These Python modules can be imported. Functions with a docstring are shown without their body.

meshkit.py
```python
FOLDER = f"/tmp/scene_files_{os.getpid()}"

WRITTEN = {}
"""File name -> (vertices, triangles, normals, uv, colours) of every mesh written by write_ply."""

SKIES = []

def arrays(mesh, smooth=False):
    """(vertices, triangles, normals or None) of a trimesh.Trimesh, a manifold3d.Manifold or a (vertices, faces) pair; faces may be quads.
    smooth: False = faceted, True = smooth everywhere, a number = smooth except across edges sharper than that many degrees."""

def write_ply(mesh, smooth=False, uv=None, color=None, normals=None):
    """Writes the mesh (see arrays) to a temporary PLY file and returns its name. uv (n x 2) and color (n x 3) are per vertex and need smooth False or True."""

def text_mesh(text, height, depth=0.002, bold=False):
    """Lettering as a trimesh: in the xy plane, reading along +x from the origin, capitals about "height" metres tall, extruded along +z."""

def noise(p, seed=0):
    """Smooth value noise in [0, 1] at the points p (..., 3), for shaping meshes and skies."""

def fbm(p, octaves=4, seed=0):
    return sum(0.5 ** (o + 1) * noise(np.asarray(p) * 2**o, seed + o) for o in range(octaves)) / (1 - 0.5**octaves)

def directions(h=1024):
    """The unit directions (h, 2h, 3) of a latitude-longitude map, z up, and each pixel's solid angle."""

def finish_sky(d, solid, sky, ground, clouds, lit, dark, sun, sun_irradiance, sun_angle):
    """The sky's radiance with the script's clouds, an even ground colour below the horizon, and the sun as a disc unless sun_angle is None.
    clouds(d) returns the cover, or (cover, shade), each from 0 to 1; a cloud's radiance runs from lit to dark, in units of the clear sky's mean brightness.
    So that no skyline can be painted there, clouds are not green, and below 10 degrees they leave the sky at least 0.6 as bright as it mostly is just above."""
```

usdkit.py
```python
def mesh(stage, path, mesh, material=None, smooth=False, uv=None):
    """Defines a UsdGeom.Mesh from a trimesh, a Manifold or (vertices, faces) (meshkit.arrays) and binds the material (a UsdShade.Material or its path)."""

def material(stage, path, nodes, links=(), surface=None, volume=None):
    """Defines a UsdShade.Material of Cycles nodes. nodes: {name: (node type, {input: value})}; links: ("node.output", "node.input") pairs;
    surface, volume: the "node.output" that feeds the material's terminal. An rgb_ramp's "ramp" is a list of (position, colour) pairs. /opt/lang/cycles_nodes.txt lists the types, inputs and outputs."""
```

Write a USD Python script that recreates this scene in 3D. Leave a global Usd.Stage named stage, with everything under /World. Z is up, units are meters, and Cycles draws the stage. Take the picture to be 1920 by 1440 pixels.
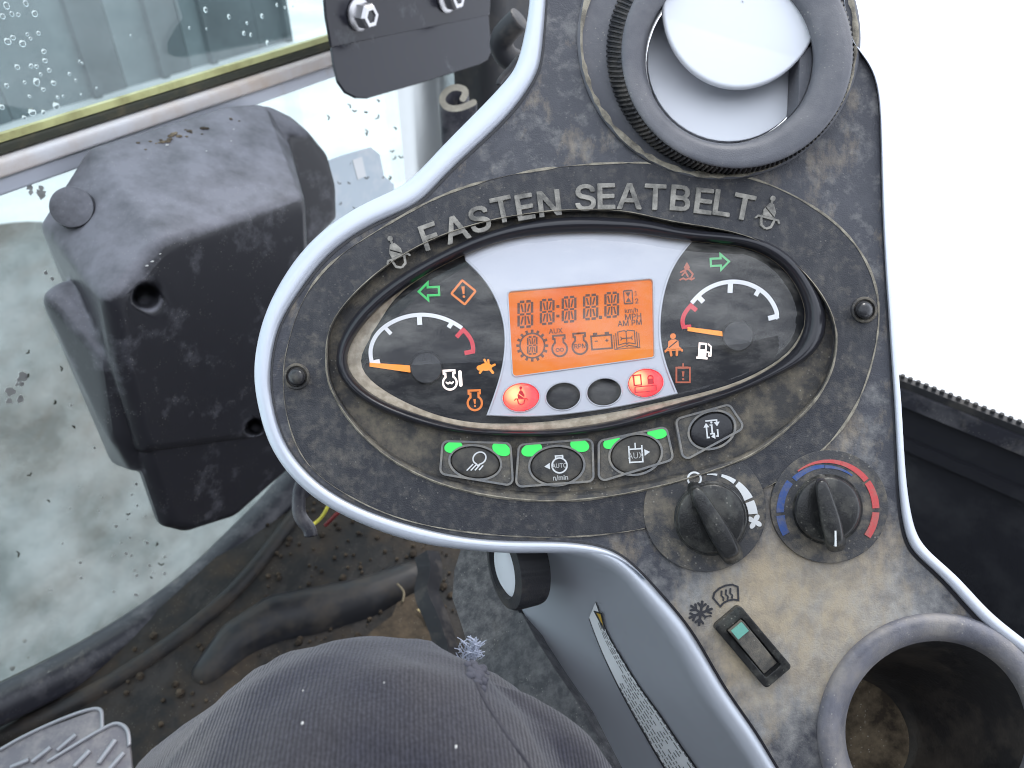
import math, random
import numpy as np, trimesh, shapely, usdkit, meshkit
import manifold3d as m3
from shapely.geometry import Polygon, LineString, Point, box as sbox, MultiPolygon
from shapely.ops import unary_union
from shapely import affinity
from scipy.interpolate import CubicSpline
from pxr import Usd, UsdGeom, UsdLux, UsdShade, Sdf, Gf, Vt

stage = Usd.Stage.CreateInMemory()
UsdGeom.SetStageUpAxis(stage, 'Z'); UsdGeom.SetStageMetersPerUnit(stage, 1.0)
UsdGeom.Xform.Define(stage, '/World'); UsdGeom.Scope.Define(stage, '/World/Looks')
rnd = random.Random(7); nrs = np.random.RandomState(7)

# ------------------------------------------------------------------ camera
F = 1420.0
PITCH = math.radians(38)
CAM = np.array([0, 0, 1.2])
RT = np.array([1.0, 0, 0]); FW = np.array([0, math.cos(PITCH), -math.sin(PITCH)]); UP = np.array([0, math.sin(PITCH), math.cos(PITCH)])
EXPOSURE = 0.75
cam = UsdGeom.Camera.Define(stage, '/World/camera')
cam.CreateHorizontalApertureAttr(36.0); cam.CreateVerticalApertureAttr(27.0)
cam.CreateFocalLengthAttr(F / 1920 * 36.0)
cam.CreateFStopAttr(14.0); cam.CreateFocusDistanceAttr(0.37)
cam.CreateExposureAttr(EXPOSURE)
cam.CreateClippingRangeAttr(Gf.Vec2f(0.02, 1000))
M = Gf.Matrix4d(*RT, 0, *UP, 0, *(-FW), 0, *CAM, 1)
cam.AddTransformOp().Set(M)

# ------------------------------------------------------------------ sky and sun (overcast)
SUN_DIR = np.array([0.30, 0.62, 0.72]); SUN_DIR /= np.linalg.norm(SUN_DIR)
SKY_STRENGTH, SUN_INT = 0.10, 0.35
elev, rot = math.asin(SUN_DIR[2]), math.atan2(SUN_DIR[0], SUN_DIR[1])
skym = usdkit.material(stage, '/World/Looks/sky_look', {
    'tc': ('texture_coordinate', {}), 'no': ('noise_texture', {'scale': 2.2, 'detail': 4}),
    'st': ('sky_texture', {'sky_type': 'single_scattering', 'sun_disc': False, 'sun_elevation': elev, 'sun_rotation': rot, 'aerosol_density': 3.0}),
    'rp': ('rgb_ramp', {'ramp': [(0.3, (10.0, 10.9, 12.6)), (0.7, (13.6, 14.4, 15.8))]}),
    'mx': ('mix_color', {'fac': 0.85}), 'bg': ('background_shader', {'strength': SKY_STRENGTH})},
    [('tc.generated', 'no.vector'), ('no.fac', 'rp.fac'), ('st.color', 'mx.a'), ('rp.color', 'mx.b'), ('mx.result', 'bg.color')], surface='bg.background')
dome = UsdLux.DomeLight.Define(stage, '/World/sky'); dome.CreateIntensityAttr(1.0)
UsdShade.MaterialBindingAPI.Apply(dome.GetPrim()).Bind(skym)
dome.GetPrim().SetCustomDataByKey('kind', 'structure'); dome.GetPrim().SetCustomDataByKey('label', 'bright white overcast sky above the yard outside the cab'); dome.GetPrim().SetCustomDataByKey('category', 'sky')
sun = UsdLux.DistantLight.Define(stage, '/World/sun')
sun.CreateIntensityAttr(SUN_INT); sun.CreateAngleAttr(14.0); sun.CreateNormalizeAttr(True); sun.CreateColorAttr(Gf.Vec3f(1, .97, .93))
zax = SUN_DIR; xax = np.cross([0, 0, 1], zax); xax /= np.linalg.norm(xax); yax = np.cross(zax, xax)
sun.AddTransformOp().Set(Gf.Matrix4d(*xax, 0, *yax, 0, *zax, 0, 0, 0, 5, 1))

# ------------------------------------------------------------------ helpers
names = {}
def numbered(path):
    n = names.get(path, 0); names[path] = n + 1
    return path if n == 0 else '%s_%03d' % (path, n)
def keys(p, label=None, cat=None, group=None, kind=None):
    for k, v in (('label', label), ('category', cat), ('group', group), ('kind', kind)):
        if v: p.SetCustomDataByKey(k, v)
    return p
def thing(name, label, cat, mat=None, group=None, loc=None):
    x = UsdGeom.Xform.Define(stage, numbered('/World/' + name))
    if mat is not None: x.AddTransformOp().Set(mat)
    elif loc is not None: x.AddTranslateOp().Set(Gf.Vec3d(*map(float, loc)))
    return keys(x.GetPrim(), label, cat, group)
def obj(name, mesh, mat, parent=None, smooth=False, label=None, kind=None):
    base = str(parent.GetPath()) if parent is not None else '/World'
    if isinstance(mesh, list): mesh = trimesh.util.concatenate([m for m in mesh if m is not None])
    m = usdkit.mesh(stage, numbered(base + '/' + name), mesh, mat, smooth=smooth)
    return keys(m.GetPrim(), label, None, None, kind)
def world(name, mesh, mat, label, cat, smooth=False, group=None, kind=None):
    p = obj(name, mesh, mat, None, smooth)
    return keys(p, label, cat, group, kind)

def ray(x, y): return RT * (x - 960) / F + UP * (720 - y) / F + FW
def at(x, y, d): return CAM + ray(x, y) * d                                 # a point seen at (x, y), d metres deep
def hitz(x, y, z):
    r = ray(x, y); return CAM + r * ((z - CAM[2]) / r[2])
def hit(x, y, p0, n):
    r = ray(x, y); return CAM + r * (np.dot(p0 - CAM, n) / np.dot(r, n))
def spline(pts, n=160, closed=True):
    p = np.asarray(pts, float)
    if closed: p = np.vstack([p, p[:1]])
    t = np.r_[0, np.cumsum(np.sqrt(np.linalg.norm(np.diff(p, axis=0), axis=1)))]
    cs = CubicSpline(t, p, bc_type='periodic' if closed else 'natural')
    return cs(np.linspace(0, t[-1], n + 1)[:-1] if closed else np.linspace(0, t[-1], n))
def loft(rings, closed=True, cap0=False, cap1=False):
    r = [np.asarray(a, float) for a in rings]; n = len(r[0]); v = np.vstack(r); f = []
    for i in range(len(r) - 1):
        a = np.arange(n if closed else n - 1); b = (a + 1) % n
        q = np.stack([i * n + a, i * n + b, (i + 1) * n + b, (i + 1) * n + a], 1)
        f.append(q[:, [0, 1, 2]]); f.append(q[:, [0, 2, 3]])
    f = np.vstack(f)
    if cap0 or cap1:
        for c, i in ((cap0, 0), (cap1, len(r) - 1)):
            if c:
                k = len(v); v = np.vstack([v, r[i].mean(0)]); a = np.arange(n); b = (a + 1) % n
                t = np.stack([i * n + a, np.full(n, k), i * n + b], 1)
                f = np.vstack([f, t if i == 0 else t[:, ::-1]])
    return trimesh.Trimesh(v, f, process=False)
def tube(path, rad, seg=12, caps=True):
    p = np.asarray(path, float); n = len(p); rad = np.broadcast_to(rad, (n,))
    t = np.gradient(p, axis=0); t /= np.linalg.norm(t, axis=1)[:, None]
    ref = np.array([0, 0, 1.0]) if abs(t[0][2]) < .9 else np.array([1.0, 0, 0]); rings = []
    u = np.cross(t[0], ref); u /= np.linalg.norm(u)
    for i in range(n):
        u = u - t[i] * np.dot(u, t[i]); u /= np.linalg.norm(u); w = np.cross(t[i], u)
        a = np.linspace(0, 2 * np.pi, seg, endpoint=False)
        rings.append(p[i] + rad[i] * (np.cos(a)[:, None] * u + np.sin(a)[:, None] * w))
    m = loft(rings, True, caps, caps); m.fix_normals(); return m
def orient(m, toward=CAM):
    """flips an open sheet so that its faces look to the given point"""
    d = np.einsum('ij,ij->i', m.face_normals, np.asarray(toward) - m.triangles_center) * m.area_faces
    if d.sum() < 0: m.invert()
    return m
def solid(pts3, thick, n=None):
    """a plate: 3-D outline (coplanar) given a thickness away from the camera"""
    p = np.asarray(pts3, float); c = p.mean(0)
    nn = np.zeros(3)
    for i in range(len(p)): nn += np.cross(p[i] - c, p[(i + 1) % len(p)] - c)
    nn /= np.linalg.norm(nn)
    if np.dot(nn, CAM - c) < 0: nn = -nn
    u = p[1] - p[0]; u -= nn * np.dot(u, nn); u /= np.linalg.norm(u); w = np.cross(nn, u)
    pl = Polygon(np.stack([(p - c) @ u, (p - c) @ w], 1)).buffer(0)
    m = ext(pl, -thick, 0); T = np.eye(4); T[:3, 0], T[:3, 1], T[:3, 2], T[:3, 3] = u, w, nn, c
    m.apply_transform(T); return m
def ext(pl, h0, h1):
    out = []
    for g in getattr(pl, 'geoms', [pl]):
        if g.geom_type != 'Polygon' or g.area < 1e-12: continue
        m = trimesh.creation.extrude_polygon(g, h1 - h0, engine='earcut'); m.apply_translation([0, 0, h0]); out.append(m)
    return trimesh.util.concatenate(out)
def hull(spheres, seg=20):
    return m3.Manifold.batch_hull([m3.Manifold.sphere(r, seg).translate(list(map(float, c))) for c, r in spheres])
def mtri(m):
    q = m.to_mesh(); return trimesh.Trimesh(q.vert_properties[:, :3], q.tri_verts, process=False)
def smoothed(man, edge, it=10):
    t = mtri(man.refine_to_length(edge)); t.merge_vertices(); trimesh.smoothing.filter_taubin(t, iterations=it); return t

# ------------------------------------------------------------------ materials
def mat(name, nodes, links, surface): return usdkit.material(stage, '/World/Looks/' + name, nodes, links, surface=surface)
def plain(name, color, rough=.5, metal=0, spec=.5, bevel=0, bump=0, bscale=900, coat=0, emit=None, es=0):
    n = {'p': ('principled_bsdf', {'base_color': color, 'roughness': rough, 'metallic': metal, 'specular_ior_level': spec, 'coat_weight': coat})}; l = []
    if emit is not None: n['p'][1].update({'emission_color': emit, 'emission_strength': es})
    last = None
    if bevel: n['bv'] = ('bevel', {'radius': bevel, 'samples': 6}); last = 'bv.bevel'
    if bump:
        n['g'] = ('geometry', {}); n['nz'] = ('noise_texture', {'scale': bscale, 'detail': 3}); n['b'] = ('bump', {'strength': bump, 'distance': .0006})
        l += [('g.position', 'nz.vector'), ('nz.fac', 'b.height')]
        if last: l.append((last, 'b.normal'))
        last = 'b.normal'
    if last: l.append((last, 'p.normal'))
    return mat(name, n, l, 'p.BSDF')
def dirty(name, base, dust, lo=.45, hi=.7, scale=25, rough=.55, dust_rough=.85, bump=.35, bscale=1100, specks=.0, bevel=0, blobs=(), detail=8, amt=1.0, speck_col=(.5, .47, .4), spec=.4, mid=None, metal=0, up=0, worn=None):
    """plastic, paint or glass-fibre with dust lying on it in patches; blobs = (centre, radius, gain) where more dirt has settled"""
    n = {'g': ('geometry', {}), 'n1': ('noise_texture', {'scale': scale, 'detail': detail, 'roughness': .65}),
         'm1': ('map_range', {'from_min': lo, 'from_max': hi, 'to_min': 0.0, 'to_max': amt, 'clamp': True}),
         'mx': ('mix_color', {'a': base, 'b': dust}),
         'n2': ('noise_texture', {'scale': bscale, 'detail': 3}), 'bp': ('bump', {'strength': bump, 'distance': .0006}),
         'mr': ('mix_float', {'a': rough, 'b': dust_rough}), 'p': ('principled_bsdf', {'specular_ior_level': spec, 'metallic': metal})}
    l = [('g.position', 'n1.vector'), ('g.position', 'n2.vector'), ('n2.fac', 'bp.height')]
    src = 'n1.fac'
    for i, (c, r, gain) in enumerate(blobs):
        n['d%d' % i] = ('vector_math', {'math_type': 'distance', 'vector2': tuple(c)})
        n['e%d' % i] = ('map_range', {'range_type': 'smoothstep', 'from_min': r, 'from_max': 0.0, 'to_min': 0.0, 'to_max': gain, 'clamp': True})
        n['s%d' % i] = ('math', {'math_type': 'add'})
        l += [('g.position', 'd%d.vector1' % i), ('d%d.value' % i, 'e%d.value' % i), ('e%d.result' % i, 's%d.value1' % i), (src, 's%d.value2' % i)]
        src = 's%d.value' % i
    if up:                                      # dust settles on what faces the sky
        n['sx'] = ('separate_xyz', {}); n['um'] = ('map_range', {'from_min': .15, 'from_max': .8, 'to_min': 0.0, 'to_max': up, 'clamp': True}); n['ua'] = ('math', {'math_type': 'add'})
        l += [('g.normal', 'sx.vector'), ('sx.z', 'um.value'), ('um.result', 'ua.value1'), (src, 'ua.value2')]; src = 'ua.value'
    l += [(src, 'm1.value'), ('m1.result', 'mx.fac'), ('m1.result', 'mr.fac')]
    col = 'mx.result'
    if mid:                                     # a second, finer layer: (colour, lo, hi, scale, amount)
        n['mp4'] = ('mapping', {'scale': (1.0, .5, .5)}); n['n4'] = ('noise_texture', {'scale': mid[3], 'detail': 6, 'roughness': .7}); n['m4'] = ('map_range', {'from_min': mid[1], 'from_max': mid[2], 'to_max': mid[4], 'clamp': True}); n['x4'] = ('mix_color', {'b': mid[0]})
        s4 = 'n4.fac'
        for i, (c, r, gain) in enumerate(mid[5] if len(mid) > 5 else ()):
            n['dd%d' % i] = ('vector_math', {'math_type': 'distance', 'vector2': tuple(c)}); n['ee%d' % i] = ('map_range', {'range_type': 'smoothstep', 'from_min': r, 'from_max': 0.0, 'to_min': 0.0, 'to_max': gain, 'clamp': True}); n['ss%d' % i] = ('math', {'math_type': 'add'})
            l += [('g.position', 'dd%d.vector1' % i), ('dd%d.value' % i, 'ee%d.value' % i), ('ee%d.result' % i, 'ss%d.value1' % i), (s4, 'ss%d.value2' % i)]; s4 = 'ss%d.value' % i
        l += [('g.position', 'mp4.vector'), ('mp4.vector', 'n4.vector'), (s4, 'm4.value'), ('m4.result', 'x4.fac'), (col, 'x4.a')]; col = 'x4.result'
    if worn:                                    # wiped patches where the bare plastic shows again: (colour, lo, hi, scale, amount)
        n['n5'] = ('noise_texture', {'scale': worn[3], 'detail': 9, 'roughness': .72, 'distortion': .4}); n['m5'] = ('map_range', {'from_min': worn[1], 'from_max': worn[2], 'to_max': worn[4], 'clamp': True}); n['x5'] = ('mix_color', {'b': worn[0]})
        l += [('g.position', 'n5.vector'), ('n5.fac', 'm5.value'), ('m5.result', 'x5.fac'), (col, 'x5.a')]; col = 'x5.result'
    if specks:
        n['v'] = ('voronoi_texture', {'scale': 420.0}); n['vm'] = ('map_range', {'from_min': .10, 'from_max': .2, 'to_min': 1.0, 'to_max': 0.0, 'clamp': True})
        n['n3'] = ('noise_texture', {'scale': 60.0, 'detail': 2}); n['n3m'] = ('map_range', {'from_min': .5, 'from_max': .62, 'to_max': specks, 'clamp': True}); n['mu'] = ('math', {'math_type': 'multiply'}); n['x3'] = ('mix_color', {'b': speck_col})
        l += [('g.position', 'v.vector'), ('v.distance', 'vm.value'), ('g.position', 'n3.vector'), ('n3.fac', 'n3m.value'), ('vm.result', 'mu.value1'), ('n3m.result', 'mu.value2'), ('mu.value', 'x3.fac'), (col, 'x3.a')]; col = 'x3.result'
    if bevel: n['bv'] = ('bevel', {'radius': bevel, 'samples': 6}); l.append(('bv.bevel', 'bp.normal'))
    l += [(col, 'p.base_color'), ('mr.result', 'p.roughness'), ('bp.normal', 'p.normal')]
    return mat(name, n, l, 'p.BSDF')
def glow(name, color, strength, base=(.05, .05, .05)): return plain(name, base, .35, emit=color, es=strength)

# ------------------------------------------------------------------ console frame: its face is one plane, its own axes u, v, n
EL = math.radians(43)
PN = np.array([0, -math.cos(EL), math.sin(EL)]); PU = np.array([1.0, 0, 0]); PV = np.cross(PN, PU)
PO = at(1050, 700, 0.36)
PM = Gf.Matrix4d(*PU, 0, *PV, 0, *PN, 0, *PO, 1)
def uv(px, h=0.0):
    px = np.atleast_2d(np.asarray(px, float))
    r = RT * ((px[:, :1] - 960) / F) + UP * ((720 - px[:, 1:2]) / F) + FW
    p0 = PO + PN * h; t = ((p0 - CAM) @ PN) / (r @ PN); p = CAM + r * t[:, None] - PO
    return np.stack([p @ PU, p @ PV], 1)
def loc3(px, h): q = uv(px, 0.0) if np.ndim(h) else uv(px, h); return np.column_stack([q, np.broadcast_to(h, (len(q),))])
def P(x, y, h=0.0): q = uv([[x, y]], h)[0]; return PO + PU * q[0] + PV * q[1] + PN * h       # world point on the console
MPP = 0.36 / F
def mapg(g, h): return shapely.transform(g, lambda c: uv(c, h))
def E(g, h0, h1): return ext(mapg(g, h1).buffer(0), h0, h1)                  # outline in the console's plane, raised from h0 to h1
def ell(x, y, rx, ry, a=0, n=48):
    t = np.linspace(0, 2 * np.pi, n, endpoint=False); c, s = math.cos(math.radians(a)), math.sin(math.radians(a))
    return Polygon(np.stack([x + rx * np.cos(t) * c - ry * np.sin(t) * s, y + rx * np.cos(t) * s + ry * np.sin(t) * c], 1))
def line(pts, w): return LineString(pts).buffer(w / 2, cap_style='flat', join_style='mitre')
def rline(pts, w): return LineString(pts).buffer(w / 2)
def out(poly, w): return poly.buffer(w / 2, join_style='mitre').difference(poly.buffer(-w / 2, join_style='mitre'))
def text(t, x, y, hpx, ang, h0, h1, bold=False, sx=1.0, skew=0.0, center=False):
    m = meshkit.text_mesh(t, hpx, 1.0, bold); v = m.vertices.copy(); X, Y, Z = v[:, 0] * sx, v[:, 1], v[:, 2]
    if center: X = X - (X.min() + X.max()) / 2; Y = Y - (Y.min() + Y.max()) / 2
    X = X + Y * skew; c, s = math.cos(math.radians(ang)), math.sin(math.radians(ang))
    px = np.stack([x + X * c + Y * s, y + X * s - Y * c], 1)
    q = uv(px, h1); m.vertices = np.column_stack([q, h0 + Z * (h1 - h0)]); return m
def lofth(curves, hs, closed=True):
    """loft over matched picture-space curves lying at heights hs above the console's face"""
    rings = [np.column_stack([uv(c, h), np.full(len(c), h)]) for c, h in zip(curves, hs)]
    m = loft(rings, closed); loc_cam = np.array([np.dot(CAM - PO, PU), np.dot(CAM - PO, PV), np.dot(CAM - PO, PN)]); return orient(m, loc_cam)
def between(a, b, t): return a * (1 - t) + b * t

# ------------------------------------------------------------------ looks of the console
ES = 2.0 ** -EXPOSURE
DUST = (.30, .245, .17)
blobs = [(P(1500, 1130), .085, .13), (P(1640, 1300), .07, .12), (P(1440, 1400), .05, .09), (P(1450, 1085), .055, .12), (P(1600, 1120), .06, .12), (P(1330, 1130), .035, .30), (P(1500, 1180), .05, .26), (P(1420, 1300), .03, .2), (P(1640, 1200), .04, .2), (P(1560, 840), .04, .10), (P(1700, 1100), .04, .12)]
tan = [(P(1500, 1150), .09, .10), (P(1440, 1075), .035, .22), (P(1360, 1190), .035, .30), (P(1560, 1180), .05, .24), (P(1640, 1050), .035, .10), (P(1440, 1310), .03, .14), (P(1570, 830), .03, .14), (P(1880, 1250), .05, .14), (P(1450, 900), .016, .2)]
m_face = dirty('console_plastic', (.058, .060, .071), (.375, .365, .345), .50, 1.0, 120, .48, .9, .5, 1300, .16, 0, blobs, mid=((.47, .375, .245), .54, .90, 75, .8, tan), worn=((.105, .106, .118), .46, .74, 105, .5))
m_plateau = dirty('console_plastic_dark', (.028, .029, .035), (.20, .18, .15), .52, .98, 210, .48, .9, .5, 1500, .2, .0008, [(P(560, 700), .03, .07), (P(640, 850), .035, .08), (P(1600, 760), .04, .06)], mid=((.13, .125, .12), .46, .85, 170, .5))
m_deck = dirty('dusty_deck', (.050, .048, .047), (.27, .23, .165), .44, .85, 120, .6, .9, .5, 1500, .5, .0005, [(P(720, 820), .03, .12), (P(1420, 790), .03, .05)])
m_seam = dirty('settled_dust', (.15, .135, .11), (.36, .325, .255), .38, .6, 140, .8, .95, .5, 2000)
m_letter = dirty('dusty_letter', (.12, .115, .105), (.40, .375, .33), .36, .66, 130, .7, .9, .4, 2000, bevel=.0003)
m_silver = plain('silver_paint', (.56, .59, .65), .42, .5, .5, bump=.06, bscale=2500)
m_side = dirty('silver_side', (.56, .59, .64), (.40, .38, .35), .62, 1.0, 22, .46, .6, .08, 2500, metal=.68)
m_plate = plain('silver_plate', (.46, .475, .51), .27, .62, bevel=.0008, bump=.05, bscale=3000)
m_bezel = plain('black_gloss_bezel', (.012, .012, .015), .25, bump=.05)
m_dial = plain('dial_black', (.005, .006, .009), .35, spec=.25)
m_hub = plain('hub_black', (.012, .013, .016), .45, bevel=.0006)
m_white = glow('dial_white', (.80, .87, 1), .42 * ES, (.6, .6, .6))
m_whiteicon = glow('icon_white', (1, .80, .70), 1.3 * ES, (.6, .6, .6))
m_red = glow('dial_red', (1, .05, .09), .34 * ES, (.4, .02, .03))
m_needle = glow('needle_orange', (1, .33, .03), .85 * ES, (.5, .15, .01))
m_orange = glow('icon_orange', (1, .27, .03), .62 * ES, (.3, .08, .01))
m_dim = glow('icon_dim_orange', (.9, .16, .06), .32 * ES, (.2, .05, .02))
m_green = glow('icon_green', (.02, .85, .16), .55 * ES, (.02, .2, .05))
m_greendim = glow('icon_green_pale', (.16, .85, .36), .5 * ES, (.02, .2, .05))
m_led = dirty('led_green', (.03, .5, .08), (.3, .3, .2), .55, .8, 300, .3, .8, .1)
m_led = glow('led_green_lit', (.03, .95, .12), .62 * ES, (.05, .4, .09))
m_lcd = mat('lcd_orange', {'g': ('geometry', {}), 'n': ('noise_texture', {'scale': 22, 'detail': 2}), 'r': ('rgb_ramp', {'ramp': [(.32, (.95, .17, .008)), (.68, (1.0, .30, .03))]}),
              'p': ('principled_bsdf', {'base_color': (.10, .03, .004), 'roughness': .5, 'specular_ior_level': .2, 'emission_strength': .84 * ES})}, [('g.position', 'n.vector'), ('n.fac', 'r.fac'), ('r.color', 'p.emission_color')], 'p.BSDF')
m_seg = glow('lcd_dark', (1, .22, .02), .05 * ES, (.05, .016, .004))
m_glass = mat('clear_lens', {'hm': ('mapping', {'rotation': (0, 0, .5), 'scale': (1.0, 2.6, 2.6)}), 'hn': ('noise_texture', {'scale': 24, 'detail': 7, 'roughness': .7}), 'hr': ('map_range', {'from_min': .42, 'from_max': .85, 'to_min': .004, 'to_max': .13, 'clamp': True}), 'hd': ('principled_bsdf', {'base_color': (.55, .53, .48), 'roughness': .9}), 'h2': ('mix_closure', {}), 't': ('transparent_bsdf', {'color': (.97, .97, .98)}), 'g': ('glossy_bsdf', {'color': (1, 1, 1), 'roughness': .03}), 'ge': ('geometry', {}), 'io': ('map_range', {'from_min': 0, 'from_max': 1, 'to_min': 1.36, 'to_max': .7353}), 'f': ('fresnel', {}), 'm': ('mix_closure', {})}, [('ge.backfacing', 'io.value'), ('io.result', 'f.IOR'), ('f.fac', 'm.fac'), ('t.BSDF', 'm.closure1'), ('g.BSDF', 'm.closure2'), ('ge.position', 'hm.vector'), ('hm.vector', 'hn.vector'), ('hn.fac', 'hr.value'), ('hr.result', 'h2.fac'), ('m.closure', 'h2.closure1'), ('hd.BSDF', 'h2.closure2')], 'h2.closure')
m_black = plain('button_black', (.014, .014, .016), .28, bevel=.0006, bump=.1)
m_buttongrey = dirty('button_dusty', (.030, .030, .031), (.15, .135, .11), .35, .75, 90, .5, .85, .3, 1800, bevel=.0006)
m_pad = dirty('button_pad', (.060, .059, .058), (.24, .21, .16), .40, .75, 110, .55, .9, .4, 1800, .4, .0006)
m_padedge = dirty('pad_edge', (.19, .19, .19), (.33, .30, .25), .42, .7, 200, .6, .9, .3, 1800)
m_print = plain('print_white', (.72, .73, .72), .5)
m_printgrey = plain('print_grey', (.48, .48, .46), .6)
m_knob = dirty('knob_black', (.014, .014, .014), (.17, .165, .14), .50, .95, 60, .28, .75, .2, 1500, .3, .0010, mid=((.10, .11, .10), .55, .75, 130, .5))
m_skirt = dirty('knob_plate', (.055, .055, .058), (.30, .255, .185), .45, .82, 110, .55, .9, .4, 1600, .4, .0006)
m_blue = dirty('print_blue', (.04, .09, .28), (.15, .15, .18), .44, .70, 190, .5, .8, .2)
m_redp = dirty('print_red', (.58, .085, .085), (.36, .18, .15), .46, .72, 190, .5, .8, .2)
m_ring = dirty('vent_rubber', (.10, .102, .115), (.22, .215, .22), .45, .85, 30, .48, .8, .25, 1500, .25, .0012)
m_rubber = dirty('black_rubber', (.02, .02, .023), (.12, .105, .09), .5, .8, 40, .5, .85, .3, 1200)
m_flap = plain('pale_flap', (.80, .82, .86), .35, bevel=.001)
m_cup = dirty('cup_lip', (.13, .13, .15), (.38, .345, .30), .40, .8, 45, .5, .9, .4, 1400, .5, mid=((.2, .2, .23), .45, .7, 130, .6))
m_well = dirty('cup_well', (.016, .015, .015), (.085, .07, .055), .45, .75, 30, .5, .9, .4, 700)
m_mud = dirty('dried_mud', (.04, .030, .02), (.20, .155, .10), .4, .65, 60, .9, .95, 1.0, 300, .6)
m_tgreen = plain('dusty_green_lens', (.16, .42, .34), .5, bump=.1)
m_decal = plain('decal_white', (.90, .92, .93), .35); m_ink = plain('decal_ink', (.03, .03, .035), .5); m_textink = plain('small_print', (.16, .165, .17), .5); m_yellow = plain('decal_yellow', (.62, .40, .05), .5)
m_idust = dirty('dust_under_lens', (.34, .29, .21), (.56, .49, .37), .38, .6, 160, .9, .95, .4, 2000)
m_screw = dirty('screw_dark', (.02, .02, .022), (.12, .11, .09), .5, .8, 120, .3, .8, .1, bevel=.0006)

console = thing('instrument_console', 'grey dusty excavator console with lit oval gauge cluster, knobs and cup holder', 'console', PM)

# outline pairs: dark face edge / outer edge of the silver frame
PL = [(1026, -120, 997, -120), (1023, 0, 993, 0), (1018, 67, 983, 67), (1010, 123, 967, 123), (993, 160, 945, 155), (950, 217, 900, 203), (867, 297, 830, 274), (817, 347, 778, 328), (777, 383, 740, 355), (700, 420, 672, 388), (617, 477, 590, 447), (563, 543, 532, 520), (523, 613, 493, 603), (507, 697, 477, 695), (512, 760, 485, 765), (530, 820, 506, 832), (560, 868, 542, 888), (610, 915, 597, 938), (690, 958, 681, 983), (790, 990, 784, 1017), (880, 1008, 876, 1031), (960, 1014, 958, 1037), (1020, 1015, 1022, 1037), (1077, 1018, 1080, 1042), (1140, 1031, 1128, 1062), (1185, 1060, 1160, 1085), (1238, 1116, 1205, 1140), (1296, 1189, 1258, 1212), (1353, 1285, 1312, 1305), (1411, 1370, 1372, 1392), (1454, 1440, 1415, 1460), (1560, 1610, 1520, 1630)]
PR = [(1570, -120, 1572, -120), (1592, 60, 1594, 58), (1606, 90, 1609, 87), (1630, 125, 1634, 121), (1645, 170, 1650, 168), (1651, 250, 1657, 250), (1655, 400, 1663, 400), (1663, 550, 1673, 550), (1673, 700, 1685, 700), (1677, 760, 1690, 760), (1684, 890, 1698, 886), (1692, 973, 1709, 966), (1707, 1023, 1724, 1010), (1735, 1055, 1751, 1042), (1780, 1098, 1797, 1084), (1840, 1163, 1856, 1146), (1920, 1227, 1936, 1211), (2060, 1340, 2075, 1325)]
PL, PR = np.array(PL, float), np.array(PR, float)
sl = spline(PL, 260, False); sr = spline(PR, 140, False)
face_pl = Polygon(np.vstack([sl[:, :2], [[2060, 1610]], sr[::-1, :2]])).buffer(0)

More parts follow.
